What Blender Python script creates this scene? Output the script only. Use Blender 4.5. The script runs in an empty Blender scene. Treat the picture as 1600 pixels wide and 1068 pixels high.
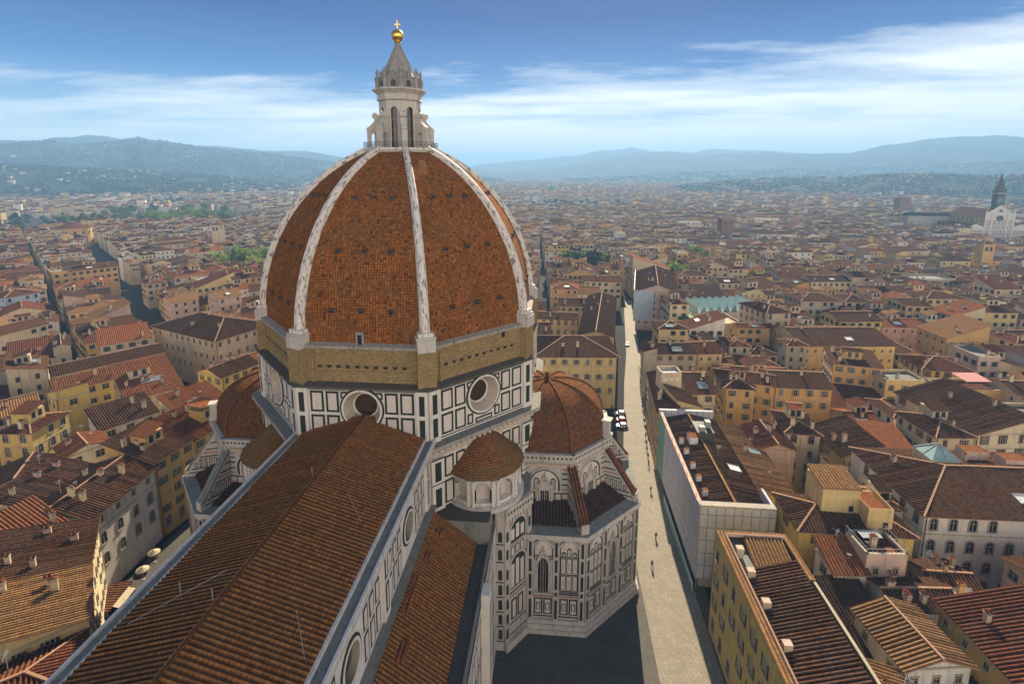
import bpy, math, random
import numpy as np
from mathutils import Vector, Matrix
R_ = math.radians
rnd = random.Random(7)
scene = bpy.context.scene
COL = scene.collection

# ------------------------------------------------------------------ camera
H = 86.0
cam_d = bpy.data.cameras.new("camera"); cam = bpy.data.objects.new("camera", cam_d); COL.objects.link(cam)
cam_d.sensor_width = 36; cam_d.lens = 797.14 / 1600 * 36
cam_d.shift_x = 0.0; cam_d.shift_y = -(534 - 401.9) / 1600
cam_d.clip_start = 0.5; cam_d.clip_end = 60000
PITCH, YAW = 0.1712, 0.0871
cam.location = (0, 0, H); cam.rotation_euler = (math.pi / 2 - PITCH, 0, YAW)
scene.camera = cam

# ------------------------------------------------------------------ world, sun, exposure
SUN_EL, SUN_AZ = R_(31), R_(4)           # azimuth from +Y towards +X
w = bpy.data.worlds.new("World"); scene.world = w; w.use_nodes = True
nt = w.node_tree; nt.nodes.clear()
def N(nt, typ, **kw):
    n = nt.nodes.new(typ)
    for k, v in kw.items():
        if k.startswith('_'): n.inputs[k[1:].replace('_', ' ')].default_value = v
        else: setattr(n, k, v)
    return n
def math_n(nt, op, a, b=None, c=None, clamp=False):
    n = nt.nodes.new('ShaderNodeMath'); n.operation = op; n.use_clamp = clamp
    for i, x in enumerate((a, b, c)):
        if x is None: continue
        if isinstance(x, (int, float)): n.inputs[i].default_value = x
        else: nt.links.new(x, n.inputs[i])
    return n.outputs[0]
def ramp(nt, fac, stops, interp='LINEAR'):
    n = nt.nodes.new('ShaderNodeValToRGB'); cr = n.color_ramp; cr.interpolation = interp
    while len(cr.elements) < len(stops): cr.elements.new(0.5)
    for e, (p, c) in zip(cr.elements, stops):
        e.position = p; e.color = (*c, 1) if len(c) == 3 else c
    nt.links.new(fac, n.inputs[0]); return n.outputs[0]
def mixc(nt, fac, a, b, blend='MIX'):
    n = nt.nodes.new('ShaderNodeMix'); n.data_type = 'RGBA'; n.blend_type = blend
    for s, x in ((n.inputs[0], fac), (n.inputs[6], a), (n.inputs[7], b)):
        if isinstance(x, (int, float)): s.default_value = x
        elif isinstance(x, tuple): s.default_value = (*x, 1) if len(x) == 3 else x
        else: nt.links.new(x, s)
    return n.outputs[2]
def noise(nt, vec, scale, detail=4, rough=0.55, out=0):
    n = nt.nodes.new('ShaderNodeTexNoise'); n.inputs['Scale'].default_value = scale
    n.inputs['Detail'].default_value = detail; n.inputs['Roughness'].default_value = rough
    if vec is not None: nt.links.new(vec, n.inputs['Vector'])
    return n.outputs[out]

sky = N(nt, 'ShaderNodeTexSky', sky_type='NISHITA', sun_disc=False, sun_elevation=SUN_EL, sun_rotation=SUN_AZ)
tc = N(nt, 'ShaderNodeTexCoord'); sep = N(nt, 'ShaderNodeSeparateXYZ'); nt.links.new(tc.outputs['Generated'], sep.inputs[0])
X_, Y_, Z_ = sep.outputs
SKY_K = 0.10
nish = mixc(nt, 1.0, sky.outputs[0], (SKY_K, SKY_K, SKY_K), 'MULTIPLY')
el = math_n(nt, 'MAXIMUM', Z_, 0.0)
grad = ramp(nt, el, [(0.0, (0.62, 0.68, 0.69)), (0.05, (0.40, 0.47, 0.52)), (0.10, (0.10, 0.21, 0.36)),
                     (0.17, (0.012, 0.085, 0.26)), (0.26, (0.0, 0.030, 0.16)), (0.45, (0.008, 0.03, 0.10)), (0.7, (0.03, 0.05, 0.11))])
fac_n = ramp(nt, el, [(0.0, (0.03,) * 3), (0.33, (0.01,) * 3), (0.6, (0.25,) * 3)])
clear = mixc(nt, fac_n, grad, nish)
# cirrus streaks: direction projected on a plane far overhead
den = math_n(nt, 'ADD', el, 0.055)
px_ = math_n(nt, 'DIVIDE', X_, den); py_ = math_n(nt, 'DIVIDE', Y_, den)
cv = N(nt, 'ShaderNodeCombineXYZ'); nt.links.new(px_, cv.inputs[0]); nt.links.new(math_n(nt, 'MULTIPLY', py_, 1.9), cv.inputs[1])
mp = N(nt, 'ShaderNodeMapping'); nt.links.new(cv.outputs[0], mp.inputs[0]); mp.inputs['Rotation'].default_value = (0, 0, R_(-9)); mp.inputs['Location'].default_value = (7.4, 3.3, 0)
n1 = noise(nt, mp.outputs[0], 0.42, 9, 0.62); n2 = noise(nt, mp.outputs[0], 0.16, 3, 0.5)
cm = math_n(nt, 'ADD', math_n(nt, 'MULTIPLY', n1, 0.62), math_n(nt, 'MULTIPLY', n2, 0.55))
# more cloud to the right of the dome and lower down
bias = math_n(nt, 'MULTIPLY', math_n(nt, 'ADD', X_, 0.1), 0.065)
bias = math_n(nt, 'ADD', bias, math_n(nt, 'SUBTRACT', ramp(nt, el, [(0.0, (0.26,) * 3), (0.07, (0.235,) * 3), (0.14, (0.155,) * 3), (0.24, (0.0,) * 3)]), 0.14))
cmask = ramp(nt, math_n(nt, 'ADD', cm, bias), [(0.53, (0, 0, 0)), (0.60, (0.42,) * 3), (0.72, (0.95,) * 3)])
clouds = mixc(nt, cmask, clear, (0.58, 0.59, 0.585))
# unseen bright bank added in the sky behind the camera to fill west walls
west = math_n(nt, 'MULTIPLY', ramp(nt, math_n(nt, 'ADD', math_n(nt, 'MULTIPLY', Y_, -0.84), math_n(nt, 'MULTIPLY', X_, 0.54)), [(0.0, (0,) * 3), (0.8, (1,) * 3)], 'EASE'), ramp(nt, el, [(0.0, (1,) * 3), (0.30, (0.9,) * 3), (0.52, (0,) * 3)], 'EASE'))
WEST_FILL = 1.75
sky_all = mixc(nt, west, clouds, (1.0 * WEST_FILL, 0.86 * WEST_FILL, 0.68 * WEST_FILL))
bg = N(nt, 'ShaderNodeBackground', _Strength=0.86); nt.links.new(sky_all, bg.inputs[0])
wo = N(nt, 'ShaderNodeOutputWorld'); nt.links.new(bg.outputs[0], wo.inputs['Surface'])

sd = bpy.data.lights.new("sun", 'SUN'); sd.energy = 5.0; sd.angle = R_(0.6); sd.color = (1.0, 0.84, 0.60)
sun = bpy.data.objects.new("sun", sd); COL.objects.link(sun)
sdir = Vector((math.sin(SUN_AZ) * math.cos(SUN_EL), math.cos(SUN_AZ) * math.cos(SUN_EL), math.sin(SUN_EL)))
sun.rotation_euler = sdir.to_track_quat('Z', 'Y').to_euler(); sun.location = sdir * 300 + Vector((0, 0, 100))
vs = scene.view_settings; vs.view_transform = 'Standard'; vs.look = 'None'; vs.gamma = 1; vs.exposure = 1.3
scene.cycles.max_bounces = 6; scene.cycles.diffuse_bounces = 3; scene.cycles.glossy_bounces = 2
scene.cycles.transmission_bounces = 2; scene.cycles.volume_bounces = 0
scene.cycles.sample_clamp_indirect = 4.0

# ------------------------------------------------------------------ materials
MATS = {}
def new_mat(name, rough=0.85, spec=0.25):
    m = bpy.data.materials.new(name); m.use_nodes = True; t = m.node_tree
    b = t.nodes['Principled BSDF']; b.inputs['Roughness'].default_value = rough
    b.inputs['Specular IOR Level'].default_value = spec
    MATS[name] = m; return m, t, b
def uvn(t):
    return N(t, 'ShaderNodeUVMap').outputs[0]
def objc(t):
    return N(t, 'ShaderNodeNewGeometry').outputs['Position']
def bump(t, b, h, strength, dist):
    n = N(t, 'ShaderNodeBump'); n.inputs['Strength'].default_value = strength; n.inputs['Distance'].default_value = dist
    t.links.new(h, n.inputs['Height']); t.links.new(n.outputs[0], b.inputs['Normal'])
def mul(c, k): return tuple(x * k for x in c)

def tile_mat(name, c1, c2, cdark, bw, bh, mortar=0.06, wav=0.0, moss=(0.10, 0.085, 0.05), mossk=0.5, offset=0.0, bstr=0.6, streaks=0.0, chan=0.0):
    m, t, b = new_mat(name, 0.95, 0.03)
    uv = uvn(t)
    br = N(t, 'ShaderNodeTexBrick', offset=offset, squash=1.0)
    br.inputs['Scale'].default_value = 1.0; br.inputs['Mortar Size'].default_value = mortar
    br.inputs['Mortar Smooth'].default_value = 0.3; br.inputs['Bias'].default_value = 0.0
    br.inputs['Brick Width'].default_value = bw; br.inputs['Row Height'].default_value = bh
    br.inputs['Color1'].default_value = (*c1, 1); br.inputs['Color2'].default_value = (*c2, 1); br.inputs['Mortar'].default_value = (*cdark, 1)
    t.links.new(uv, br.inputs['Vector'])
    pos = objc(t)
    nz = noise(t, pos, 0.28, 6, 0.65); nz2 = noise(t, pos, 1.9, 3, 0.6)
    c = mixc(t, ramp(t, nz, [(0.40, (0,) * 3), (0.66, (mossk,) * 3)]), br.outputs[0], moss)
    c = mixc(t, ramp(t, nz2, [(0.36, (0.42,) * 3), (0.50, (0,) * 3)]), c, mul(c2, 0.35))
    c = mixc(t, ramp(t, nz2, [(0.60, (0,) * 3), (0.78, (0.4,) * 3)]), c, mul(c1, 1.5))
    if chan:                                                   # shade coloured in between the raised cover tiles, light along their crests
        sp_ = N(t, 'ShaderNodeSeparateXYZ'); t.links.new(uv, sp_.inputs[0]); fr = math_n(t, 'FRACT', math_n(t, 'DIVIDE', sp_.outputs[0], chan))
        c = mixc(t, ramp(t, fr, [(0.0, (0.72,) * 3), (0.38, (0.72,) * 3), (0.50, (0,) * 3), (0.90, (0,) * 3), (0.97, (0.72,) * 3)]), c, mul(c2, 0.38))
        c = mixc(t, ramp(t, fr, [(0.60, (0,) * 3), (0.70, (0.45,) * 3), (0.80, (0,) * 3)]), c, mul(c1, 1.45))
    if streaks:
        mp = N(t, 'ShaderNodeMapping'); t.links.new(uv, mp.inputs[0]); mp.inputs['Scale'].default_value = (0.9, 0.07, 1)
        c = mixc(t, ramp(t, noise(t, mp.outputs[0], 1.0, 5, 0.65), [(0.50, (0,) * 3), (0.72, (streaks,) * 3)]), c, mul(c2, 0.55))
        wn = N(t, 'ShaderNodeTexWhiteNoise', noise_dimensions='2D'); sn = N(t, 'ShaderNodeVectorMath', operation='SNAP'); sn.inputs[1].default_value = (bw, bh, 1); t.links.new(uv, sn.inputs[0]); t.links.new(sn.outputs[0], wn.inputs['Vector'])
        c = mixc(t, ramp(t, wn.outputs['Value'], [(0.93, (0,) * 3), (0.96, (0.6,) * 3)]), c, (0.040, 0.020, 0.012))
        c = mixc(t, ramp(t, wn.outputs['Value'], [(0.05, (0.45,) * 3), (0.09, (0,) * 3)]), c, (0.40, 0.17, 0.05))
    t.links.new(c, b.inputs['Base Color'])
    h = br.outputs['Fac']
    hh = math_n(t, 'SUBTRACT', math_n(t, 'MULTIPLY', nz2, 0.5), h)
    if wav:
        s = N(t, 'ShaderNodeSeparateXYZ'); t.links.new(uv, s.inputs[0])
        wv = math_n(t, 'ABSOLUTE', math_n(t, 'SINE', math_n(t, 'MULTIPLY', s.outputs[0], math.pi / wav)))
        hh = math_n(t, 'ADD', hh, math_n(t, 'MULTIPLY', wv, 1.6))
    bump(t, b, hh, bstr, 0.08)
    return m
tile_mat('dome_tile', (0.44, 0.160, 0.032), (0.27, 0.086, 0.020), (0.085, 0.03, 0.012), 0.46, 0.42, 0.06, moss=(0.14, 0.072, 0.028), mossk=0.7, streaks=0.6)
tile_mat('exedra_tile', (0.36, 0.14, 0.04), (0.22, 0.095, 0.03), (0.05, 0.028, 0.014), 0.45, 0.45, 0.06, moss=(0.15, 0.11, 0.05), mossk=0.6)
tile_mat('tribune_tile', (0.26, 0.095, 0.03), (0.13, 0.05, 0.019), (0.045, 0.02, 0.012), 0.5, 0.5, 0.05, moss=(0.09, 0.06, 0.035), mossk=0.55)
tile_mat('nave_tile', (0.34, 0.135, 0.04), (0.175, 0.068, 0.024), (0.03, 0.016, 0.01), 0.56, 0.5, 0.035, moss=(0.17, 0.10, 0.035), mossk=0.6, chan=0.56)
tile_mat('roof_brown', (0.1638, 0.0756, 0.0403), (0.0714, 0.0328, 0.0202), (0.0249, 0.0114, 0.0071), 0.6, 0.46, 0.025, moss=(0.11, 0.085, 0.058), chan=0.6)
tile_mat('roof_red', (0.2184, 0.0739, 0.0353), (0.105, 0.037, 0.021), (0.0367, 0.0129, 0.0073), 0.6, 0.46, 0.025, moss=(0.125, 0.075, 0.05), chan=0.6)
tile_mat('roof_orange', (0.336, 0.1218, 0.0487), (0.2016, 0.0689, 0.0302), (0.0706, 0.0241, 0.0106), 0.6, 0.46, 0.025, moss=(0.2, 0.105, 0.06), chan=0.6)
tile_mat('roof_dark', (0.0966, 0.0487, 0.0319), (0.047, 0.0244, 0.0176), (0.0165, 0.0085, 0.0061), 0.6, 0.46, 0.025, moss=(0.075, 0.06, 0.048), chan=0.6)
tile_mat('roof_ochre', (0.37, 0.2, 0.085), (0.22, 0.112, 0.048), (0.077, 0.0392, 0.0168), 0.6, 0.46, 0.025, moss=(0.2, 0.14, 0.08), chan=0.6)
for nm in ('roof_brown', 'roof_red', 'roof_orange', 'roof_dark', 'roof_ochre'):     # flat sheets far off: ribs by bump
    c1 = MATS[nm].node_tree.nodes['Brick Texture'].inputs['Color1'].default_value[:3]
    c2 = MATS[nm].node_tree.nodes['Brick Texture'].inputs['Color2'].default_value[:3]
    cm_ = MATS[nm].node_tree.nodes['Brick Texture'].inputs['Mortar'].default_value[:3]
    tile_mat(nm + '_flat', c1, c2, cm_, 0.6, 0.5, 0.03, wav=0.6, moss=mul(c2, 0.95), mossk=0.5, bstr=0.8, chan=0.6)
ROOFS = ['roof_brown', 'roof_red', 'roof_orange', 'roof_dark', 'roof_ochre']

def stained(name, c, var=0.25, scale=0.5, rough=0.85, streak=True, dirt=(0.12, 0.10, 0.08), dirtk=0.35, bstr=0.2):
    m, t, b = new_mat(name, rough, 0.25)
    pos = objc(t); n1 = noise(t, pos, scale, 6, 0.65)
    cc = mixc(t, n1, mul(c, 1 - var), mul(c, 1 + var * 0.8))
    mp = N(t, 'ShaderNodeMapping'); t.links.new(pos, mp.inputs[0]); mp.inputs['Scale'].default_value = (1.3, 1.3, 0.12)
    n2 = noise(t, mp.outputs[0], 1.0, 4, 0.6)
    if streak: cc = mixc(t, ramp(t, n2, [(0.52, (0,) * 3), (0.75, (dirtk,) * 3)]), cc, dirt)
    n3 = noise(t, pos, 5.0, 3, 0.6)
    cc = mixc(t, ramp(t, n3, [(0.35, (0.22,) * 3), (0.55, (0,) * 3)]), cc, mul(c, 0.55))
    t.links.new(cc, b.inputs['Base Color']); bump(t, b, n3, bstr, 0.03)
    return m
WALLS = {'cream': (0.60, 0.49, 0.32), 'pale yellow': (0.62, 0.46, 0.20), 'ochre': (0.56, 0.35, 0.11), 'orange': (0.57, 0.33, 0.115),
         'pink': (0.56, 0.39, 0.31), 'white': (0.66, 0.61, 0.53), 'grey': (0.40, 0.36, 0.30), 'beige': (0.50, 0.40, 0.27), 'yellow': (0.57, 0.42, 0.13), 'blue': (0.42, 0.50, 0.60)}
WALLS['ruddy'] = (0.22, 0.12, 0.08)
for k, c in WALLS.items(): stained('wall_' + k, c, 0.3, 0.35, dirtk=0.5)
stained('marble_white', (0.68, 0.62, 0.55), 0.18, 1.2, 0.6, dirt=(0.16, 0.12, 0.09), dirtk=0.45)
stained('marble_shaded', (0.50, 0.44, 0.39), 0.28, 1.0, 0.65, dirt=(0.09, 0.075, 0.06), dirtk=0.6)  # marble darkened to hold the tribune's shade in its colour, with dirt streaks
stained('marble_pinkish', (0.64, 0.545, 0.48), 0.18, 1.6, 0.6, dirt=(0.25, 0.16, 0.12), dirtk=0.35)
stained('marble_green', (0.022, 0.030, 0.023), 0.35, 2.0, 0.55, streak=False)
stained('marble_red', (0.36, 0.15, 0.11), 0.25, 1.5, 0.6)
stained('stone_cornice', (0.34, 0.30, 0.25), 0.35, 1.5, 0.85, dirt=(0.04, 0.035, 0.03), dirtk=0.7)
stained('stone_ledge', (0.22, 0.215, 0.19), 0.4, 0.9, 0.9, dirt=(0.05, 0.05, 0.045), dirtk=0.6)
stained('stone_lantern', (0.54, 0.485, 0.43), 0.3, 1.2, 0.75, dirt=(0.12, 0.10, 0.09), dirtk=0.6)
stained('stone_spire', (0.32, 0.30, 0.28), 0.35, 1.0, 0.8, dirt=(0.07, 0.07, 0.075), dirtk=0.8)
stained('stone_dark', (0.085, 0.075, 0.06), 0.4, 1.0, 0.9)
stained('stone_frame', (0.40, 0.34, 0.25), 0.2, 2.0, 0.85)
stained('shutter_brown', (0.075, 0.045, 0.028), 0.3, 4.0, 0.7, streak=False)
stained('shutter_green', (0.06, 0.085, 0.05), 0.3, 4.0, 0.7, streak=False)
stained('shutter_grey', (0.16, 0.16, 0.15), 0.3, 4.0, 0.7, streak=False)
stained('ridge_cap', (0.36, 0.21, 0.13), 0.35, 2.0, 0.9)
stained('plain_metal', (0.30, 0.30, 0.30), 0.2, 2.0, 0.5)
stained('white_paint', (0.72, 0.70, 0.66), 0.12, 1.0, 0.6)
stained('red_paint', (0.32, 0.03, 0.025), 0.1, 1.0, 0.35, streak=False)
stained('black_paint', (0.02, 0.02, 0.022), 0.2, 1.0, 0.35, streak=False)
stained('car_white', (0.70, 0.70, 0.70), 0.05, 1.0, 0.25, streak=False)
stained('rubber', (0.02, 0.02, 0.02), 0.2, 1.0, 0.8, streak=False)
stained('canvas', (0.45, 0.39, 0.27), 0.12, 1.0, 0.9)
stained('awning_pink', (0.55, 0.25, 0.24), 0.12, 1.0, 0.9)
stained('green_panel', (0.05, 0.13, 0.035), 0.3, 1.5, 0.7)
stained('bark', (0.09, 0.065, 0.045), 0.3, 3.0, 0.95)
stained('skin', (0.45, 0.28, 0.2), 0.05, 3.0, 0.7, streak=False)
for i, c in enumerate([(0.02, 0.02, 0.03), (0.05, 0.05, 0.07), (0.25, 0.22, 0.2), (0.2, 0.03, 0.03), (0.03, 0.06, 0.14)]): stained('cloth_%d' % i, c, 0.1, 3, 0.9, streak=False)
def glass(name, c, rough=0.15):
    m, t, b = new_mat(name, rough, 0.5); pos = objc(t)
    n = noise(t, pos, 0.6, 2); t.links.new(mixc(t, n, mul(c, 0.5), mul(c, 1.5)), b.inputs['Base Color']); return m
glass('glass_dark', (0.018, 0.019, 0.022)); glass('glass_blue', (0.16, 0.24, 0.27), 0.2); glass('glass_roof', (0.22, 0.34, 0.33), 0.25); glass('glass_amber', (0.05, 0.025, 0.012), 0.3)
m, t, b = new_mat('gold', 0.32, 0.5); b.inputs['Metallic'].default_value = 1.0
t.links.new(mixc(t, noise(t, objc(t), 1.5), (0.75, 0.42, 0.06), (0.95, 0.62, 0.14)), b.inputs['Base Color'])
# dome rib: white marble, heavily flaked
m, t, b = new_mat('rib_marble', 0.7, 0.25); uv = uvn(t); pos = objc(t)
mp = N(t, 'ShaderNodeMapping'); t.links.new(uv, mp.inputs[0]); mp.inputs['Scale'].default_value = (2.2, 0.55, 1)
n1 = noise(t, mp.outputs[0], 1.0, 6, 0.7); n2 = noise(t, pos, 0.15, 2)
c = mixc(t, n2, (0.62, 0.55, 0.48), (0.74, 0.68, 0.62))
c = mixc(t, ramp(t, n1, [(0.52, (0,) * 3), (0.58, (0.85,) * 3)]), c, (0.12, 0.10, 0.09))
t.links.new(c, b.inputs['Base Color']); bump(t, b, n1, 0.5, 0.08)
# rough brick band
m, t, b = new_mat('band_brick', 0.95, 0.15); uv = uvn(t); pos = objc(t)
br = N(t, 'ShaderNodeTexBrick'); br.inputs['Scale'].default_value = 1; br.inputs['Brick Width'].default_value = 0.55; br.inputs['Row Height'].default_value = 0.2
br.inputs['Mortar Size'].default_value = 0.02; br.inputs['Color1'].default_value = (0.42, 0.285, 0.125, 1); br.inputs['Color2'].default_value = (0.29, 0.19, 0.085, 1); br.inputs['Mortar'].default_value = (0.12, 0.085, 0.045, 1)
t.links.new(uv, br.inputs['Vector']); n1 = noise(t, pos, 0.5, 6, 0.65); n3 = noise(t, pos, 3.5, 5, 0.75)
c = mixc(t, ramp(t, n1, [(0.4, (0,) * 3), (0.7, (0.6,) * 3)]), br.outputs[0], (0.44, 0.31, 0.14))
c = mixc(t, ramp(t, n3, [(0.38, (0.6,) * 3), (0.52, (0,) * 3)]), c, (0.12, 0.075, 0.035))
c = mixc(t, ramp(t, n3, [(0.58, (0,) * 3), (0.72, (0.5,) * 3)]), c, (0.48, 0.36, 0.20))
t.links.new(c, b.inputs['Base Color']); bump(t, b, math_n(t, 'ADD', n3, br.outputs['Fac']), 0.7, 0.12)
# carved marble (dot pattern)
m, t, b = new_mat('marble_carved', 0.7, 0.25); uv = uvn(t)
vo = N(t, 'ShaderNodeTexVoronoi'); vo.inputs['Scale'].default_value = 2.2; vo.inputs['Randomness'].default_value = 0.15; t.links.new(uv, vo.inputs['Vector'])
c = ramp(t, vo.outputs['Distance'], [(0.18, (0.20, 0.13, 0.09)), (0.34, (0.52, 0.43, 0.34))]); t.links.new(c, b.inputs['Base Color'])
# paving
def paving(name, c1, c2, cm, bw, bh, rot, dirt, rough=0.8, mort=0.02):
    m, t, b = new_mat(name, rough, 0.3); pos = objc(t)
    mp = N(t, 'ShaderNodeMapping'); t.links.new(pos, mp.inputs[0]); mp.inputs['Rotation'].default_value = (0, 0, R_(rot))
    br = N(t, 'ShaderNodeTexBrick'); br.inputs['Scale'].default_value = 1; br.inputs['Brick Width'].default_value = bw; br.inputs['Row Height'].default_value = bh
    br.inputs['Mortar Size'].default_value = mort; br.inputs['Color1'].default_value = (*c1, 1); br.inputs['Color2'].default_value = (*c2, 1); br.inputs['Mortar'].default_value = (*cm, 1)
    t.links.new(mp.outputs[0], br.inputs['Vector']); n1 = noise(t, pos, 0.25, 6, 0.7); n2 = noise(t, pos, 2.5, 4, 0.7)
    c = mixc(t, ramp(t, n1, [(0.42, (0,) * 3), (0.68, (0.7,) * 3)]), br.outputs[0], dirt)
    c = mixc(t, ramp(t, n2, [(0.36, (0.5,) * 3), (0.52, (0,) * 3)]), c, mul(dirt, 0.6))
    t.links.new(c, b.inputs['Base Color']); bump(t, b, n2, 0.3, 0.03)
paving('street_stone', (0.30, 0.265, 0.205), (0.235, 0.21, 0.165), (0.155, 0.135, 0.105), 1.1, 0.55, 45, (0.20, 0.165, 0.12), mort=0.03)
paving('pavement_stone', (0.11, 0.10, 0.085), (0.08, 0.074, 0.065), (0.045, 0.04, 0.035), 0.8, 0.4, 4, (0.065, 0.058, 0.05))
m, t, b = new_mat('ground_mat', 0.95, 0.1); pos = objc(t); n1 = noise(t, pos, 0.02, 5, 0.6); n2 = noise(t, pos, 0.0022, 6, 0.65)
dist = N(t, 'ShaderNodeVectorMath', operation='LENGTH'); t.links.new(pos, dist.inputs[0])
c = mixc(t, n1, (0.022, 0.02, 0.019), (0.04, 0.036, 0.032))
g = mixc(t, n2, (0.05, 0.075, 0.03), (0.12, 0.12, 0.06))
far = math_n(t, 'MULTIPLY_ADD', dist.outputs['Value'], 1 / 2500.0, -0.8, clamp=True)
t.links.new(mixc(t, far, c, g), b.inputs['Base Color'])
def foliage(name, c1, c2, sc=0.6):
    m, t, b = new_mat(name, 0.7, 0.2); pos = objc(t); n1 = noise(t, pos, sc, 4, 0.7)
    oi = N(t, 'ShaderNodeObjectInfo')
    c = mixc(t, ramp(t, n1, [(0.3, (0,) * 3), (0.7, (1,) * 3)]), c1, c2)
    k = math_n(t, 'MULTIPLY_ADD', oi.outputs['Random'], 0.7, 0.65)
    cmb = N(t, 'ShaderNodeCombineXYZ')
    for i in range(3): t.links.new(k, cmb.inputs[i])
    c = mixc(t, 1.0, c, cmb.outputs[0], 'MULTIPLY'); t.links.new(c, b.inputs['Base Color'])
    tr = N(t, 'ShaderNodeBsdfTranslucent'); t.links.new(c, tr.inputs[0]); ms = N(t, 'ShaderNodeMixShader', _Fac=0.5)
    t.links.new(b.outputs[0], ms.inputs[1]); t.links.new(tr.outputs[0], ms.inputs[2]); t.links.new(ms.outputs[0], t.nodes['Material Output'].inputs[0])
foliage('leaf_mid', (0.05, 0.10, 0.018), (0.15, 0.21, 0.035)); foliage('leaf_dark', (0.02, 0.045, 0.018), (0.05, 0.08, 0.03)); foliage('leaf_bright', (0.10, 0.17, 0.02), (0.24, 0.30, 0.05))
foliage('wood_far', (0.014, 0.034, 0.017), (0.055, 0.08, 0.03), 0.02)
m, t, b = new_mat('hill_mat', 0.95, 0.05); pos = objc(t); n1 = noise(t, pos, 0.006, 8, 0.7); n2 = noise(t, pos, 0.0012, 4, 0.6)
c = mixc(t, ramp(t, n1, [(0.38, (0,) * 3), (0.62, (1,) * 3)]), (0.007, 0.020, 0.016), (0.028, 0.045, 0.026))
t.links.new(mixc(t, ramp(t, n2, [(0.5, (0,) * 3), (0.7, (0.3,) * 3)]), c, (0.08, 0.08, 0.045)), b.inputs['Base Color'])
# scaffold sheeting: white with seams
m, t, b = new_mat('sheeting', 0.6, 0.3); uv = uvn(t); pos = objc(t)
br = N(t, 'ShaderNodeTexBrick', offset=0.0); br.inputs['Scale'].default_value = 1; br.inputs['Brick Width'].default_value = 1.7; br.inputs['Row Height'].default_value = 2.9
br.inputs['Mortar Size'].default_value = 0.11; br.inputs['Color1'].default_value = (0.47, 0.48, 0.54, 1); br.inputs['Color2'].default_value = (0.39, 0.40, 0.46, 1); br.inputs['Mortar'].default_value = (0.20, 0.20, 0.23, 1)
t.links.new(uv, br.inputs['Vector']); n1 = noise(t, pos, 1.2, 4, 0.6)
t.links.new(mixc(t, ramp(t, n1, [(0.38, (0.35,) * 3), (0.58, (0,) * 3)]), br.outputs[0], (0.45, 0.45, 0.47)), b.inputs['Base Color']); bump(t, b, n1, 0.25, 0.2)
stained('net_green', (0.16, 0.33, 0.26), 0.3, 0.8, 0.8)

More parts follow.
